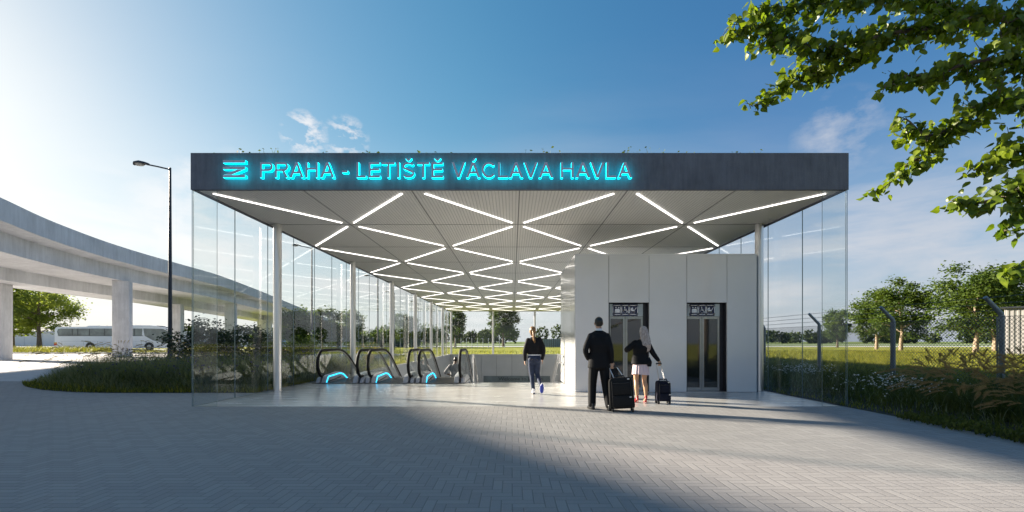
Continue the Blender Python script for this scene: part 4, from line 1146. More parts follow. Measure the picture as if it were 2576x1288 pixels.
rg = np.random.default_rng(100); n = 2600; yy_ = rg.uniform(11.9, 30, n); P = np.stack([XL - .04 - np.abs(rg.normal(0, .12, n)), yy_, np.full(n, .004)], 1)
V, Fc, tips, _ = blades(P, rg.uniform(.08, .22, n), rg.uniform(0, 6.28, n), rg.uniform(.2, .9, n), np.full(n, .012), rg)
tag(npmesh('edge_grass', V, Fc, 'grass_yellow'), 'low tufts of grass along the foot of the side glass', 'grass', kind='stuff')

# ------------------------------------------------------------------ overhanging tree in the near corner
leafmat('poplar_leaf', (.055, .10, .008), (.185, .24, .02), .5, .36, 2.2, .4)
ft = thing('overhanging_tree', 'leafy tree reaching in from the side with large heart shaped leaves', 'tree', (8.6, 4.0, 0))
TB = Vector((8.6, 4.0, 0))
b = MB(); b.tube([(0, 0, -.2), (.05, .1, 2.0), (-.05, .2, 4.2), (.1, .3, 6.6), (.0, .3, 8.2)], [.24, .19, .16, .11, .05], 14)
root_pts = [Vector((8.6, 4.2, 2.9)), Vector((8.55, 4.2, 4.2)), Vector((8.6, 4.25, 5.2))]
BR = [  # photo x, y, distance, spread radius px
 (2, [(2640, 70, 4.9, 60), (2480, 45, 5.0, 78), (2360, 66, 5.0, 62), (2250, 82, 5.1, 58), (2150, 105, 5.1, 62), (2060, 118, 5.2, 66), (1980, 98, 5.2, 68), (1900, 70, 5.3, 60), (1838, 60, 5.3, 42)]),
 (2, [(2250, 82, 5.1, 10), (2130, 160, 5.3, 38), (2055, 185, 5.3, 48), (1985, 205, 5.4, 42), (1930, 245, 5.4, 26), (1892, 268, 5.4, 22)]),
 (2, [(2480, 45, 5.0, 0), (2380, 10, 5.2, 52), (2250, -8, 5.3, 46), (2120, 0, 5.4, 46), (2000, 14, 5.4, 46), (1900, 20, 5.4, 34)]),
 (1, [(2660, 190, 4.7, 60), (2540, 150, 4.8, 70), (2430, 160, 4.9, 62), (2350, 190, 5.0, 40), (2280, 190, 5.0, 34), (2225, 218, 5.0, 26)]),
 (1, [(2680, 270, 4.6, 70), (2560, 250, 4.7, 72), (2470, 270, 4.8, 64), (2400, 318, 4.9, 50), (2330, 340, 4.95, 48), (2280, 300, 5.0, 28), (2258, 318, 5.0, 22)]),
 (1, [(2400, 318, 4.9, 0), (2340, 385, 5.0, 44), (2285, 410, 5.0, 30), (2245, 455, 5.0, 18), (2200, 484, 5.05, 20)]),
 (0, [(2680, 380, 4.5, 60), (2575, 370, 4.6, 66), (2500, 400, 4.65, 54), (2450, 430, 4.7, 40)]),
 (0, [(2680, 470, 4.4, 50), (2570, 475, 4.5, 52), (2490, 505, 4.55, 36), (2430, 512, 4.6, 30), (2395, 505, 4.6, 14)]),
 (0, [(2570, 475, 4.5, 0), (2545, 560, 4.5, 34), (2515, 590, 4.5, 18)]),
 (0, [(2720, 620, 3.9, 14), (2620, 662, 3.9, 18), (2570, 676, 3.9, 12), (2540, 672, 3.9, 7)]),
]
rg = np.random.default_rng(5); LP = []
for ri, pts in BR:
    P3 = [W(x, y, d) for x, y, d, _ in pts]
    pth = catmull([Vector(q) for q in P3], 4)
    rads = np.interp(np.linspace(0, len(pts) - 1, len(pth)), range(len(pts)), [p[3] for p in pts])
    base = [] if pts[0][3] in (0, 10) else [root_pts[ri], (root_pts[ri] + pth[0]) / 2 + Vector((0, 0, .12))]
    full = base + pth; n = len(full); r0 = .034 if base else .014
    b.tube([q - TB for q in full], [max(.004, r0 * (1 - i / n) ** .9) for i in range(n)], 7)
    for i in range(1, len(pth)):
        rad_m = rads[i] * pts[0][2] / F
        seglen = (pth[i] - pth[i-1]).length
        ntw = max(1, int(seglen * rad_m * 340))
        for k in range(ntw):
            s0 = pth[i-1].lerp(pth[i], rg.random())
            v = rg.normal(size=3); v /= np.linalg.norm(v); ln = rad_m * rg.uniform(.25, 1.2) * (1.35 if rg.random() < .15 else 1)
            e = s0 + Vector(v * ln) * 1.0 + Vector((-.04, 0, -.03))
            if k % 2 == 0: b.tube([s0 - TB, (s0 + e) / 2 - TB + Vector((0, 0, .01)), e - TB], [.006, .004, .002], 4, False)
            for q in range(5):
                LP.append(np.array(s0.lerp(e, .35 + .65 * rg.random())) + rg.normal(size=3) * .035)
b.build('trunk', 'bark', ft, True)
LP = np.array(LP); n = len(LP)
# heart shaped hanging leaves
d = rg.normal(size=(n, 3)) * [.75, .75, .4] + [-.15, 0, -.85]; d /= np.linalg.norm(d, axis=1)[:, None]
u = rg.normal(size=(n, 3)); u -= d * (d * u).sum(1)[:, None]; u /= np.linalg.norm(u, axis=1)[:, None]; w = np.cross(d, u)
s_ = rg.uniform(.048, .098, n)[:, None]
prof = [(0, 0, 0), (-.06, .26, .05), (.12, .48, .11), (.40, .47, .11), (.68, .26, .04), (1.02, 0, -.12), (.5, 0, -.0)]
Lv = []; 
def pt(a, bb, c): return LP + (d * a + u * bb + w * c) * s_
cols = [pt(*prof[i]) for i in range(6)] + [pt(.45, 0, -.02)] + [pt(a, -bb, c) for a, bb, c in prof[1:5]]
V = np.stack(cols, 1).reshape(-1, 3); o = (np.arange(n) * 11)[:, None]
Fq = np.concatenate([o + [0, 1, 2, 6], o + [6, 2, 3, 4], o + [6, 4, 5, 5], o + [0, 6, 8, 7], o + [6, 10, 9, 8], o + [6, 5, 10, 10]])
Fq = np.concatenate([o + [0, 1, 2, 6], o + [6, 2, 3, 4], o + [0, 6, 8, 7], o + [6, 10, 9, 8]])
Ft = np.concatenate([o + [6, 4, 5], o + [6, 5, 10]])
me = bpy.data.meshes.new('crown')
V -= np.array(TB)
me.from_pydata(V.tolist(), [], Fq.tolist() + Ft.tolist()); me.materials.append(MATS['poplar_leaf'])
link('crown', me, ft, 'all')
# ------------------------------------------------------------------ people and luggage
plain('skin', (.50, .30, .205), .5, 0, .06, 8); plain('skin_tan', (.52, .30, .18), .45, 0, .06, 8); plain('skin_dark', (.13, .075, .05), .5, 0, .06, 8)
plain('suit_black', (.006, .0062, .008), .7, 0, .2, 8, spec=.2); plain('trouser_black', (.005, .005, .006), .7, 0, .2, 8, spec=.2)
plain('hair_black', (.010, .009, .008), .4, 0, .3, 30)
def hairmat(name, a, b):
    m = bpy.data.materials.new(name); t = NT(m); p = t.pos()
    n = t.noise(t.scaled(p, (60, 60, 3)), 2, 3); c = t.mix(t.ramp(n, .35, .65), c4(a), c4(b))
    t.out(t.bsdf(c, .42, 0, t.bump(n, .5, .01)).outputs[0]); MATS[name] = m
hairmat('hair_blonde', (.13, .065, .022), (.30, .17, .062)); hairmat('hair_platinum', (.17, .13, .115), (.62, .53, .49))
plain('jacket_charcoal', (.012, .0115, .013), .7, 0, .25, 10, spec=.2); plain('shirt_white', (.72, .72, .75), .7, 0, .03); plain('shirt_grey', (.27, .28, .29), .75, 0, .25, 9)
plain('denim', (.018, .03, .068), .75, 0, .35, 14); plain('denim_thread', (.20, .15, .07), .7)
plain('skirt_pink', (.72, .56, .58), .7, 0, .04); plain('heel_red', (.30, .004, .008), .3, 0, .1, 3, coat=.4)
plain('shoe_black', (.012, .012, .012), .3); plain('sole_blue', (.015, .04, .34), .5); plain('trousers_light', (.5, .5, .5), .7)
plain('case_black', (.005, .005, .0055), .6, 0, .3, 12, .2, spec=.25); plain('case_navy', (.004, .006, .017), .65, 0, .3, 12, .2, spec=.2); plain('case_trim', (.022, .022, .024), .35)
plain('eye_white', (.7, .7, .68), .3)

def remesh(mb, name, mat, parent, vox=.011, it=3):
    me = bpy.data.meshes.new('t'); me.from_pydata(mb.v, [], mb.f); me.update()
    o = bpy.data.objects.new('t', me); COL.objects.link(o)
    r = o.modifiers.new('r', 'REMESH'); r.mode = 'VOXEL'; r.voxel_size = vox
    s = o.modifiers.new('s', 'SMOOTH'); s.factor = .5; s.iterations = it
    dg = bpy.context.evaluated_depsgraph_get(); nm = bpy.data.meshes.new_from_object(o.evaluated_get(dg)); nm.name = name
    bpy.data.objects.remove(o); bpy.data.meshes.remove(me)
    nm.materials.clear(); nm.materials.append(MATS[mat])
    return link(name, nm, parent, 'all')
def limb(b, pts, rad, n=14, flat=1.):
    P = [Vector(p) for p in pts]
    pp, rr = [], []
    for i in range(len(P) - 1):
        a, p, q, c = P[max(i-1, 0)], P[i], P[i+1], P[min(i+2, len(P)-1)]
        for k in range(5):
            t = k / 5; pp.append(.5*((2*p) + (q-a)*t + (2*a-5*p+4*q-c)*t*t + (3*p-a-3*q+c)*t**3)); rr.append(rad[i] + (rad[i+1]-rad[i])*t)
    pp.append(P[-1]); rr.append(rad[-1])
    d0 = (pp[0] - pp[1]).normalized(); d1 = (pp[-1] - pp[-2]).normalized()
    h, tl = [], []
    for f in (.95, .8, .45): h.append((pp[0] + d0 * rr[0] * f, rr[0] * math.sqrt(1 - f*f)))
    for f in (.45, .8, .95): tl.append((pp[-1] + d1 * rr[-1] * f, rr[-1] * math.sqrt(1 - f*f)))
    allp = h + list(zip(pp, rr)) + tl
    b.tube([a for a, _ in allp], [r for _, r in allp], n, True, flat)
def hand(b, wrist, dirv, palmn, curl=.6, s=1., side=1):
    "palm, four unequal bent fingers and a thumb"
    d = Vector(dirv).normalized(); n = Vector(palmn).normalized(); n = (n - d * n.dot(d)).normalized(); u = d.cross(n) * side
    w = Vector(wrist)
    for k in (-1.2, -.4, .4, 1.2): limb(b, [w, w + d*.05*s + u*k*.012*s, w + d*.088*s + u*k*.0185*s], [.017*s, .015*s, .0115*s], 8)
    for k, L in ((-1.5, .062), (-.5, .075), (.5, .08), (1.5, .072)):
        p0 = w + d*.088*s + u*k*.0185*s; a = 0; q = [p0]
        for j, f in enumerate((.45, .32, .25)):
            a += curl * (.8 if j == 0 else 1.)
            q.append(q[-1] + (d*math.cos(a) + n*math.sin(a)) * L*f*s)
        limb(b, q, [.0095*s, .009*s, .0085*s, .007*s], 8)
    t0 = w + d*.03*s + u*.026*s
    limb(b, [w + d*.01*s + u*.012*s, t0 + u*.016*s + n*.012*s, t0 + d*.03*s + u*.022*s + n*.03*s*(.6 + curl*.4), t0 + d*.055*s + u*.014*s + n*.04*s*(.5 + curl*.5)], [.014*s, .013*s, .0105*s, .008*s], 8)
def head(b, c, s=1., turn=0.):
    "skull, jaw, nose, lips, ears; face towards +y"
    M = Matrix.Translation(c) @ Matrix.Rotation(turn, 4, 'Z'); k = MB()
    k.ball((0, -.008, .03), .074*s, .094*s, .098*s, 18, 12)
    k.rings([(0, .022, -.112, .022, .024), (0, .026, -.098, .043, .042), (0, .018, -.06, .058, .062), (0, .01, -.01, .068, .082), (0, .0, .03, .07, .09)], 16)
    k.tube([(0, .088, .03), (0, .104, .0), (0, .112, -.018), (0, .098, -.028)], [.008, .011, .015, .01], 8)
    k.ball((0, .083, -.062), .026, .013, .010, 10, 6)
    for q in (-1, 1):
        k.ball((q*.030, .078, .036), .024, .014, .008, 10, 6)
        k.rings([(q*.078, -.002, -.034, .008, .012), (q*.083, -.006, -.01, .010, .02), (q*.084, -.008, .012, .010, .022), (q*.080, -.006, .028, .008, .012)], 10)
    b.add([M @ (Vector(v) * s) for v in k.v], k.f)
def eyes(parent, c, s=1., turn=0.):
    M = Matrix.Translation(c) @ Matrix.Rotation(turn, 4, 'Z')
    for q in (-1, 1):
        k = MB(); k.ball((q*.031, .080, .02), .013, .011, .009, 10, 8); k.v = [tuple(M @ (Vector(v)*s)) for v in k.v]; k.build('eye', 'eye_white', parent, 'all')
def shoe(b, x, y, z, L=.28, w=.048, rz=0., pitch=0.):
    k = MB(); k.add([], [])
    k.rings([(0, .03, 0, w*.95, L*.46), (0, .03, .03, w, L*.48), (0, .02, .055, w*.9, L*.42), (0, -.02, .085, w*.82, L*.28), (0, -.05, .12, w*.78, L*.17)], 16, .8)
    M = Matrix.Translation((x, y, z)) @ Matrix.Rotation(rz, 4, 'Z') @ Matrix.Rotation(pitch, 4, 'X')
    b.add([M @ Vector(v) for v in k.v], k.f)

# ---- man in the dark suit
def man_suit():
    o = thing('person', 'man in a black suit seen from behind, one hand on a big black suitcase', 'person', (1.72, 9.12, .004))
    hc = Vector((.0, .03, 1.70))
    Ls, Le, Lw = (-.180, 0, 1.45), (-.275, -.07, 1.19), (-.20, .05, .985)
    Rs, Re, Rw = (.180, 0, 1.45), (.222, -.06, 1.18), (.245, -.03, .93)
    lh, lk, la = (-.095, 0, .93), (-.125, .03, .50), (-.135, 0, .09)
    rh, rk, ra = (.095, 0, .93), (.13, -.03, .50), (.165, -.17, .09)
    b = MB(); head(b, hc, 1.0)
    limb(b, [(0, -.005, 1.50), (0, .01, 1.62)], [.06, .055])
    b.rings([(0, 0, .84, .10, .09), (0, 0, .92, .15, .11), (0, 0, 1.08, .135, .095), (0, .01, 1.3, .155, .10), (0, 0, 1.43, .14, .08), (0, 0, 1.53, .06, .05)], 20)
    for s, e, w_ in ((Ls, Le, Lw), (Rs, Re, Rw)): limb(b, [Vector(s) * 1 - Vector((s[0] * .25, 0, .03)), e, w_], [.042, .040, .028])
    for p in ((lh, lk, la), (rh, rk, ra)): limb(b, p, [.085, .055, .04])
    hand(b, Rw, (.12, -.05, -1), (-.2, 1, .2), .75, 1., 1); hand(b, Lw, (.35, .35, -1), (1, .0, .2), .3, 1., -1)
    remesh(b, 'body', 'skin', o, .0065, 2); eyes(o, hc)
    b = MB(); b.rings([(0, .0, 1.49, .165, .095), (0, 0, 1.43, .205, .125), (0, -.005, 1.28, .215, .14), (0, 0, 1.12, .192, .125), (0, 0, .98, .208, .135), (0, 0, .84, .222, .14), (0, 0, .815, .222, .14)][::-1], 24)
    b.rings([(0, 0, 1.47, .20, .10), (0, -.005, 1.525, .14, .085), (0, -.005, 1.56, .075, .068)], 20)
    limb(b, [Vector(Ls) + Vector((.02, 0, 0)), Le, Vector(Lw).lerp(Vector(Le), .12)], [.066, .058, .050])
    limb(b, [Vector(Rs) + Vector((-.02, 0, 0)), Re, Vector(Rw).lerp(Vector(Re), .08)], [.066, .057, .048])
    remesh(b, 'jacket', 'suit_black', o, .010, 3)
    b = MB(); b.rings([(0, 0, 1.545, .066, .062), (0, .005, 1.60, .060, .058)], 20); b.build('collar', 'shirt_white', o, True)
    b = MB(); b.rings([(0, 0, .80, .185, .125), (0, 0, .92, .19, .125)], 20)
    limb(b, [lh, lk, (-.14, -.01, .10)], [.112, .085, .078]); limb(b, [rh, rk, (.168, -.18, .10)], [.112, .085, .078])
    limb(b, [(-.05, 0, .86), (.05, 0, .86)], [.1, .1])
    remesh(b, 'trousers', 'trouser_black', o, .010, 3)
    for x, y, r_ in ((-.145, .0, .25), (.172, -.18, -.12)):
        b = MB(); shoe(b, x, y, 0, .29, .05, r_); b.build('shoe', 'shoe_black', o, 'all')
    b = MB(); k = MB(); k.ball((0, -.018, .045), .083, .098, .092, 18, 12); k.rings([(0, -.042, -.055, .055, .045), (0, -.035, -.01, .078, .068), (0, -.03, .04, .082, .09)], 18)
    b.add([Vector(v) + hc for v in k.v], k.f); remesh(b, 'hair', 'hair_black', o, .009, 2)
    return o
# ---- woman with platinum hair and red heels
def woman_heels():
    o = thing('person', 'woman with long platinum hair, black jacket, pink skirt and red heels', 'person', (2.80, 10.05, .004))
    tilt = .03
    hc = Vector((.075, .02, 1.545))
    Ls, Le, Lw = (-.14, 0, 1.31), (-.29, .03, 1.155), (-.10, .24, 1.22)
    Rs, Re, Rw = (.19, 0, 1.31), (.27, -.03, 1.09), (.385, -.06, .925)
    lh, lk, la = (-.07, 0, .86), (-.085, .02, .50), (-.075, -.02, .13)
    rh, rk, ra = (.085, 0, .86), (.10, .03, .50), (.135, .03, .13)
    b = MB(); head(b, hc, .95, R(25))
    limb(b, [(.02, -.005, 1.33), (.06, .01, 1.45)], [.05, .045])
    b.rings([(0, 0, .76, .09, .08), (0, 0, .86, .15, .11), (0, 0, 1.0, .115, .085), (.01, .01, 1.2, .14, .10), (.02, 0, 1.29, .15, .08), (.02, 0, 1.36, .06, .05)], 20)
    for s, e, w_ in ((Ls, Le, Lw), (Rs, Re, Rw)): limb(b, [Vector(s) - Vector((s[0] * .2, 0, .02)), e, w_], [.038, .033, .024])
    limb(b, [lh, (-.082, .01, .66), lk, (-.088, -.03, .36), la], [.085, .066, .048, .052, .028]); limb(b, [rh, (.095, .01, .66), rk, (.115, .0, .36), ra], [.085, .066, .048, .052, .028])
    for a in (la, ra): limb(b, [a, Vector(a) + Vector((0, .0, -.035)), Vector(a) + Vector((0, .12, -.11))], [.028, .03, .026])
    hand(b, Rw, (.25, -.05, -1), (-.2, 1, .2), .8, .9, 1); hand(b, Lw, (.9, .35, .2), (0, .3, -1), .5, .9, -1)
    remesh(b, 'body', 'skin_tan', o, .0065, 2); eyes(o, hc, .95, R(25))
    b = MB(); b.rings([(.02, 0, .845, .212, .15), (.015, 0, .87, .21, .15), (.0, 0, .97, .185, .135), (.0, 0, 1.07, .155, .115), (.02, 0, 1.2, .185, .13), (.025, 0, 1.3, .185, .105), (.025, 0, 1.36, .10, .075), (.03, 0, 1.39, .06, .055)], 24)
    b.rings([(.17, -.02, .80, .06, .11), (.17, -.02, .9, .075, .12), (.15, 0, 1.0, .05, .1)], 16)
    limb(b, [Vector(Ls) + Vector((.03, 0, 0)), Le, Vector(Lw).lerp(Vector(Le), .25)], [.070, .062, .05]); limb(b, [Vector(Rs) + Vector((-.03, 0, 0)), Re, Vector(Rw).lerp(Vector(Re), .10)], [.068, .056, .043])
    remesh(b, 'jacket', 'suit_black', o, .010, 3)
    # pleated skirt
    vs, n = [], 96
    for z, rr_ in ((.92, .15), (.80, .168), (.70, .180), (.625, .186)):
        for k in range(n):
            a = 2*math.pi*k/n; q = 1 + (.035 if z < .85 else .0) * math.cos(a * 16) * (1 if z > .7 else 1.3); vs.append((.01 + rr_*q*math.cos(a), rr_*.78*q*math.sin(a), z + (.012*math.sin(2*a) if z < .7 else 0)))
    fs = [(i*n+k, i*n+(k+1) % n, (i+1)*n+(k+1) % n, (i+1)*n+k) for i in range(3) for k in range(n)] + [tuple(3*n+k for k in range(n-1, -1, -1))]
    MB().add(vs, fs).build('skirt', 'skirt_pink', o, True)
    for (x, y, _), r_ in ((la, .18), (ra, -.1)):
        b = MB(); M = Matrix.Translation((x, y, 0)) @ Matrix.Rotation(r_, 4, 'Z')
        k = MB(); k.rings([(0, .12, .0, .03, .06), (0, .115, .012, .037, .075), (0, .11, .03, .034, .07), (0, .06, .058, .028, .06), (0, .0, .095, .031, .048), (0, -.012, .125, .03, .04), (0, -.03, .16, .022, .016)], 16)
        k.tube([(0, -.04, .10), (0, -.044, .05), (0, -.040, .0)], [.022, .010, .0065], 8)
        b.add([M @ Vector(v) for v in k.v], k.f); remesh(b, 'shoe', 'heel_red', o, .006, 2)
    b = MB(); k = MB(); k.ball((0, -.012, .05), .085, .102, .088, 18, 12)
    k.rings([(.055, -.085, -.42, .05, .02), (.05, -.088, -.36, .085, .035), (.035, -.085, -.2, .108, .045), (.012, -.07, -.08, .105, .06), (0, -.045, .0, .094, .075), (0, -.03, .06, .085, .09)], 22)
    for q in range(5): k.tube([(-.05 + q*.028, -.085, -.1), (-.035 + q*.036, -.12, -.28), (-.01 + q*.032, -.10, -.44 + .03 * abs(q - 2))], [.03, .024, .006], 7)
    b.add([Vector(v) + hc for v in k.v], k.f); remesh(b, 'hair', 'hair_platinum', o, .009, 2)
    return o
# ---- woman with a ponytail walking away
def woman_pony():
    o = thing('person', 'walking woman with blonde ponytail, dark jacket and blue jeans', 'person', (.56, 11.75, .004))
    hc = Vector((-.04, .06, 1.60))
    Ls, Le, Lw = (-.185, 0, 1.37), (-.235, -.02, 1.11), (-.235, .05, .87)
    Rs, Re, Rw = (.165, 0, 1.39), (.235, -.04, 1.14), (.21, .02, .90)
    lh, lk, la = (-.075, 0, .88), (-.06, .05, .49), (-.02, .03, .09)
    rh, rk, ra = (.075, 0, .88), (.085, .05, .49), (.175, -.22, .22)
    b = MB(); head(b, hc, .95, R(10))
    limb(b, [(-.01, 0, 1.40), (-.03, .03, 1.52)], [.05, .046])
    b.rings([(0, 0, .86, .07, .06), (0, 0, .92, .13, .09), (0, 0, 1.03, .115, .08), (0, .01, 1.25, .14, .10), (-.01, 0, 1.36, .15, .08), (-.01, 0, 1.43, .06, .05)], 20)
    for s, e, w_ in ((Ls, Le, Lw), (Rs, Re, Rw)): limb(b, [Vector(s) - Vector((s[0] * .2, 0, .02)), e, w_], [.038, .034, .025])
    limb(b, [lh, lk, la], [.062, .045, .034]); limb(b, [rh, rk, ra], [.062, .045, .034])
    hand(b, Lw, (-.1, .15, -1), (1, .2, 0), .35, .92, -1); hand(b, Rw, (.1, .1, -1), (-1, .2, 0), .35, .92, 1)
    remesh(b, 'body', 'skin', o, .0065, 2); eyes(o, hc, .95, R(10))
    b = MB(); b.rings([(0, 0, 1.01, .165, .115), (0, 0, 1.03, .175, .125), (0, 0, 1.10, .172, .125), (0, 0, 1.25, .185, .13), (-.01, 0, 1.36, .185, .11), (-.01, 0, 1.42, .12, .08), (-.015, 0, 1.46, .062, .058)], 24)
    limb(b, [Vector(Ls) + Vector((.03, 0, 0)), Le, Vector(Lw).lerp(Vector(Le), .02)], [.068, .056, .044]); limb(b, [Vector(Rs) + Vector((-.03, 0, 0)), Re, Vector(Rw).lerp(Vector(Re), .02)], [.068, .056, .044])
    remesh(b, 'jacket', 'jacket_charcoal', o, .010, 3)
    b = MB(); b.rings([(0, 0, .985, .158, .112), (0, 0, 1.04, .158, .112)], 24); b.build('shirt_hem', 'shirt_white', o, True)
    b = MB(); b.rings([(0, 0, .86, .165, .125), (0, -.01, .92, .172, .13), (0, 0, .985, .156, .11)], 22)
    limb(b, [lh, (-.07, .03, .68), lk, (-.045, .02, .32), la], [.098, .085, .063, .06, .047]); limb(b, [rh, (.08, .04, .68), rk, (.12, -.06, .36), ra], [.098, .085, .063, .06, .047])
    limb(b, [(-.06, 0, .83), (.06, 0, .83)], [.09, .09]); limb(b, [(-.07, -.035, .88), (.0, -.02, .90), (.07, -.035, .88)], [.098, .08, .098])
    jn = remesh(b, 'jeans', 'denim', o, .009, 3)
    for q in (-1, 1):
        b = MB(); b.tube([(q*.045, -.125, .90), (q*.07, -.130, .875), (q*.10, -.118, .88), (q*.125, -.10, .90)], .005, 6); b.build('pocket_stitching', 'denim_thread', jn)
    b = MB(); shoe(b, -.02, .03, .015, .26, .044, .05); s1 = b.build('shoe', 'shirt_white', o, 'all')
    b = MB(); b.rings([(-.02, .06, .0, .046, .125), (-.02, .06, .018, .048, .13)], 16, .8); b.build('sole', 'shoe_black', s1, True)
    M = Matrix.Translation((.18, -.245, .185)) @ Matrix.Rotation(R(-68), 4, 'X')
    b = MB(); shoe(b, 0, 0, 0, .26, .044); b.v = [tuple(M @ Vector(v)) for v in b.v]; s2 = b.build('shoe', 'shirt_white', o, 'all')
    b = MB(); b.rings([(0, .03, -.02, .044, .122), (0, .03, .004, .049, .13)], 16, .8); b.v = [tuple(M @ Vector(v)) for v in b.v]; b.build('sole', 'sole_blue', s2, True)
    b = MB(); k = MB(); k.ball((0, -.016, .045), .084, .10, .091, 18, 12); k.rings([(0, -.048, -.115, .040, .034), (0, -.046, -.09, .056, .046), (0, -.044, -.05, .074, .056), (0, -.036, 0, .083, .07), (0, -.03, .04, .083, .09)], 18)
    b.add([Vector(v) + hc for v in k.v], k.f)
    limb(b, [hc + Vector(v) for v in ((.005, -.085, .02), (.014, -.145, -.06), (.03, -.155, -.20), (.05, -.135, -.34), (.065, -.12, -.44))], [.03, .036, .048, .036, .008], 12, .7)
    remesh(b, 'hair', 'hair_blonde', o, .008, 2)
    return o
# ---- man on the escalator
def man_escalator():
    o = thing('person', 'man in a grey shirt riding down the escalator with hands on hips', 'person', (-2.33, 18.5, -1.045))
    hc = Vector((.04, .05, 1.64))
    Ls, Le, Lw = (-.19, 0, 1.41), (-.36, -.09, 1.16), (-.17, .03, 1.03)
    Rs, Re, Rw = (.19, 0, 1.41), (.37, -.08, 1.18), (.18, .03, 1.03)
    lh, lk, la = (-.095, 0, .90), (-.11, .02, .49), (-.11, 0, .08); rh, rk, ra = (.095, 0, .90), (.11, .02, .49), (.11, 0, .08)
    b = MB(); head(b, hc, 1., R(-15)); limb(b, [(0, 0, 1.44), (.02, .02, 1.56)], [.058, .054])
    b.rings([(0, 0, .82, .10, .09), (0, 0, .9, .15, .11), (0, 0, 1.05, .13, .095), (0, .01, 1.26, .16, .11), (0, 0, 1.40, .16, .09), (0, 0, 1.47, .07, .06)], 20)
    for s, e, w_ in ((Ls, Le, Lw), (Rs, Re, Rw)): limb(b, [Vector(s) - Vector((s[0] * .2, 0, .02)), e, w_], [.042, .040, .028])
    for p in ((lh, lk, la), (rh, rk, ra)): limb(b, p, [.085, .055, .04])
    hand(b, Lw, (.6, .6, -.3), (.5, -.2, -1), .4, 1., -1); hand(b, Rw, (-.6, .6, -.3), (-.5, -.2, -1), .4, 1., 1)
    remesh(b, 'body', 'skin_dark', o, .0075, 2); eyes(o, hc, 1., R(-15))
    b = MB(); b.rings([(0, 0, .93, .175, .12), (0, 0, 1.05, .17, .12), (0, 0, 1.25, .195, .135), (0, 0, 1.38, .205, .115), (0, 0, 1.44, .14, .085), (0, 0, 1.485, .07, .065)], 24)
    limb(b, [Vector(Ls) + Vector((.02, 0, 0)), Le, Vector(Le).lerp(Vector(Lw), .25)], [.074, .062, .052]); limb(b, [Vector(Rs) + Vector((-.02, 0, 0)), Re, Vector(Re).lerp(Vector(Rw), .2)], [.074, .062, .052])
    remesh(b, 'shirt', 'shirt_grey', o, .010, 3)
    b = MB(); b.rings([(0, 0, .82, .165, .115), (0, 0, .95, .168, .116)], 20)
    limb(b, [lh, lk, (-.11, 0, .1)], [.1, .078, .07]); limb(b, [rh, rk, (.11, 0, .1)], [.1, .078, .07]); remesh(b, 'trousers', 'trousers_light', o, .011, 3)
    for x in (-.11, .11):
        b = MB(); shoe(b, x, 0, 0); b.build('shoe', 'shoe_black', o, 'all')
    b = MB(); k = MB(); k.ball((0, -.014, .045), .082, .098, .094, 18, 12); k.rings([(0, -.042, -.05, .055, .045), (0, -.03, 0, .078, .07), (0, -.03, .04, .08, .09)], 18); b.add([Vector(v) + hc for v in k.v], k.f)
    remesh(b, 'hair', 'hair_black', o, .009, 2); return o
man_suit(); woman_heels(); woman_pony(); man_escalator()

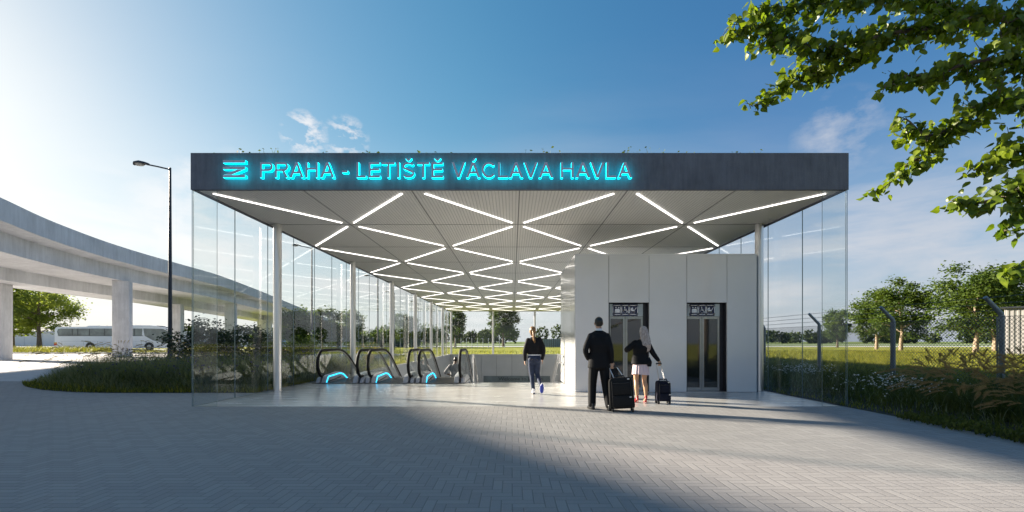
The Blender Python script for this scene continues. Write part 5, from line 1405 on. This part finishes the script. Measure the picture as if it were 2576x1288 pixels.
def suitcase(label, loc, w, d, h, mat, rz, tilt, hx, hy, hz, lean=0.):
    "hx,hy,hz: grip in local space"
    c = thing('suitcase', label, 'suitcase', loc, rz)
    M = Matrix.Rotation(tilt, 4, 'X') @ Matrix.Rotation(lean, 4, 'Y')
    b = MB(); z0 = .055
    pr = [(-w/2*.96, z0), (w/2*.96, z0), (w/2, z0 + .06), (w/2*.93, h*.9), (w/2*.80, h), (-w/2*.80, h), (-w/2*.93, h*.9), (-w/2, z0 + .06)]
    b.prism(pr, -d/2, d/2, 'y'); b.v = [tuple(M @ Vector(v)) for v in b.v]; bd = b.build('body', mat, c, False, .028)
    b = MB(); b.prism([(-w*.36, h*.50), (w*.36, h*.50), (w*.34, h*.86), (-w*.34, h*.86)], -d/2 - .025, -d/2 + .01, 'y'); b.prism([(-w*.40, h*.14), (w*.40, h*.14), (w*.39, h*.47), (-w*.39, h*.47)], -d/2 - .045, -d/2 + .01, 'y')
    b.v = [tuple(M @ Vector(v)) for v in b.v]; b.build('pocket', mat, c, False, .018)
    b = MB()
    for s in (-1, 1): b.tube([(s*w*.38, -d/2 - .012, h*.14), (s*w*.375, -d/2 - .008, h*.9)], .006, 6)
    b.tube([(-w*.33, -d/2 - .03, h*.84), (w*.33, -d/2 - .03, h*.84)], .005, 6)
    b.v = [tuple(M @ Vector(v)) for v in b.v]; b.build('piping', 'case_trim', c)
    b = MB(); b.tube([(-.09, 0, h - .005), (-.075, 0, h + .035), (.075, 0, h + .035), (.09, 0, h - .005)], .014, 8); b.v = [tuple(M @ Vector(v)) for v in b.v]; b.build('carry_handle', 'case_trim', c, True)
    for s in (-1, 1):
        for q in (-1, 1):
            b = MB(); b.prism([(q*d*.36 + .036*math.cos(2*math.pi*k/16), .036 + .036*math.sin(2*math.pi*k/16)) for k in range(16)], s*w*.40 - .014, s*w*.40 + .014, 'x'); b.build('wheel', 'rubber', c, True)
    g = Vector((hx, hy, hz)); tw = w * .21
    b = MB()
    for s in (-1, 1): b.tube([M @ Vector((s*tw, d*.25, h*.6)), M @ Vector((s*tw, d*.25, h - .01)), Vector((g.x + s*tw*.78, g.y, g.z - .01))], .0095, 8)
    b.build('telescopic_rod', 'satin_steel', c, True)
    b = MB(); b.tube([(g.x - tw*.95, g.y, g.z - .012), (g.x - tw*.7, g.y, g.z + .006), (g.x + tw*.7, g.y, g.z + .006), (g.x + tw*.95, g.y, g.z - .012)], .016, 8); b.build('grip', 'case_trim', c, True)
    for x, z in ((w*.30, h*.95), (w*.33, h*.42)):
        b = MB(); b.box(x - .02, x + .02, -d/2 - .012 - (.036 if z < h*.5 else 0), -d/2 + .01, z - .012, z + .012); b.v = [tuple(M @ Vector(v)) for v in b.v]; b.build('badge', 'alloy', c)
suitcase('big black wheeled suitcase leaning at the suited man, handle pulled out', (2.12, 8.86, .004), .47, .30, .645, 'case_black', R(-6), R(-4), -.15, .22, .845, R(-4))
suitcase('small navy cabin suitcase beside the woman in red heels', (3.26, 9.94, .004), .30, .20, .49, 'case_navy', R(3), 0, -.075, .04, .86, 0.)
# ------------------------------------------------------------------ camera, sun, sky
cam = bpy.data.cameras.new('camera'); co = bpy.data.objects.new('camera', cam); COL.objects.link(co); SC.camera = co
cam.sensor_width = 36; cam.lens = 36 * F / 2576.; cam.shift_y = (858.7 - 644) / 2576.; cam.shift_x = -(CX - 1288) / 2576.
co.location = (0, 0, H); co.rotation_euler = (R(90), 0, 0); cam.clip_end = 5000; cam.clip_start = .05
EL = R(19.0); SD = Vector((-.912 * math.cos(EL), .410 * math.cos(EL), math.sin(EL)))
sl = bpy.data.lights.new('sun', 'SUN'); sl.energy = SUN; sl.angle = R(1.8); sl.color = (1., .875, .73)
so = bpy.data.objects.new('sun', sl); COL.objects.link(so); so.rotation_euler = (-SD).to_track_quat('-Z', 'Y').to_euler()
w = bpy.data.worlds.new('World'); SC.world = w; w.use_nodes = True
class WT(NT):
    def __init__(s, w): s.t = w.node_tree; s.n = s.t.nodes; s.l = s.t.links; s.n.clear()
t = WT(w)
sky = t.new('ShaderNodeTexSky'); sky.sky_type = 'NISHITA'; sky.sun_disc = False
sky.sun_elevation = EL; sky.sun_rotation = math.atan2(SD.x, SD.y); sky.altitude = 150; sky.air_density = 1.0; sky.dust_density = .9; sky.ozone_density = 2.2
tc = t.new('ShaderNodeTexCoord').outputs['Generated']
sx = t.new('ShaderNodeSeparateXYZ'); t.link(tc, sx.inputs[0])
den = t.math('ADD', t.math('MAXIMUM', sx.outputs[2], 0.), .10)
cb = t.new('ShaderNodeCombineXYZ'); t.link(t.math('DIVIDE', sx.outputs[0], den), cb.inputs[0]); t.link(t.math('DIVIDE', sx.outputs[1], den), cb.inputs[1])
rot = t.new('ShaderNodeMapping'); rot.inputs['Rotation'].default_value = (0, 0, R(28)); rot.inputs['Scale'].default_value = (.42, 1.25, 1); rot.inputs['Location'].default_value = (3.1, 1.7, 0); t.link(cb.outputs[0], rot.inputs['Vector'])
n1 = t.noise(rot.outputs[0], .8, 9, .58); n2 = t.noise(cb.outputs[0], .22, 3)
f = t.math('MULTIPLY', t.ramp(n1, .47, .72), t.ramp(n2, .40, .60))
low = t.ramp(sx.outputs[2], .48, .10)          # thicker towards the horizon
f = t.math('MULTIPLY', f, t.math('MULTIPLY_ADD', low, .6, .1))
band = t.noise(t.scaled(tc, (1.6, 1.6, 9.)), 2.2, 7, .6)
f2 = t.math('MULTIPLY', t.ramp(band, .44, .64), t.math('MULTIPLY', t.ramp(sx.outputs[2], .32, .12), t.ramp(sx.outputs[2], .0, .05)))
f = t.math('MAXIMUM', f, t.math('MULTIPLY', f2, .8))
dt = t.new('ShaderNodeVectorMath', operation='DOT_PRODUCT'); t.link(tc, dt.inputs[0]); dt.inputs[1].default_value = SD
glow = t.ramp(dt.outputs['Value'], -.2, 1.0)
hs = t.new('ShaderNodeHueSaturation'); hs.inputs['Saturation'].default_value = 1.34; hs.inputs['Value'].default_value = 1.22; t.link(sky.outputs[0], hs.inputs['Color'])
hz = t.math('POWER', t.ramp(sx.outputs[2], .42, .0), 1.6)
tn = t.mix(1., hs.outputs[0], t.mix(t.ramp(glow, .2, .65), (1.12, .93, 1.03, 1), (1.13, 1.18, 1.06, 1)), 'MULTIPLY')
def puff(px, py, half, gate0, gate1, sc_):
    v = Vector(((px - CX) / F, 1, (HY - py) / F)).normalized(); n_ = t.new('ShaderNodeVectorMath', operation='DOT_PRODUCT'); t.link(tc, n_.inputs[0]); n_.inputs[1].default_value = v
    return t.math('MULTIPLY', t.ramp(n_.outputs['Value'], math.cos(R(half)), math.cos(R(half * .3))), t.ramp(t.noise(t.scaled(tc, (1, 1, 1.8)), sc_, 8, .6), gate0, gate1))
f = t.math('MAXIMUM', f, t.math('MULTIPLY', puff(765, 338, 2.5, .47, .62, 26), .75))
f = t.math('MAXIMUM', f, t.math('MULTIPLY', puff(870, 350, 2.6, .50, .64, 30), .5))
f = t.math('MAXIMUM', f, t.math('MULTIPLY', puff(2115, 340, 4.5, .44, .68, 11), .4))
f = t.math('MAXIMUM', f, t.math('MULTIPLY', puff(2420, 650, 10, .40, .64, 7), .6))
f = t.math('MAXIMUM', f, t.math('MULTIPLY', puff(560, 590, 9, .42, .62, 9), .8))
cc = t.mix(glow, (5.6, 5.8, 6.4, 1), (13., 12.8, 12.6, 1))
base = t.mix(t.math('MULTIPLY', hz, .8), tn, t.mix(glow, (3.2, 4.2, 5.6, 1), (10., 10.5, 11.5, 1)))
col = t.mix(f, base, cc)
dv = t.new('ShaderNodeVectorMath', operation='MULTIPLY_ADD'); t.link(col, dv.inputs[0]); dv.inputs[1].default_value = (.105, .105, .105); dv.inputs[2].default_value = (1, 1, 1)
dd = t.new('ShaderNodeVectorMath', operation='DIVIDE'); t.link(col, dd.inputs[0]); t.link(dv.outputs[0], dd.inputs[1]); col = dd.outputs[0]
bg = t.new('ShaderNodeBackground'); t.link(col, bg.inputs['Color']); bg.inputs['Strength'].default_value = SKY
ow = t.new('ShaderNodeOutputWorld'); t.link(bg.outputs[0], ow.inputs['Surface'])
SC.view_settings.view_transform = 'Standard'; SC.view_settings.look = 'None'; SC.view_settings.exposure = EXPO; SC.view_settings.gamma = 1
SC.render.engine = 'CYCLES'
cy = SC.cycles
cy.use_denoising = True; cy.max_bounces = 10; cy.diffuse_bounces = 4; cy.glossy_bounces = 5; cy.transmission_bounces = 4; cy.transparent_max_bounces = 40; cy.sample_clamp_indirect = 8; cy.caustics_reflective = False; cy.caustics_refractive = False
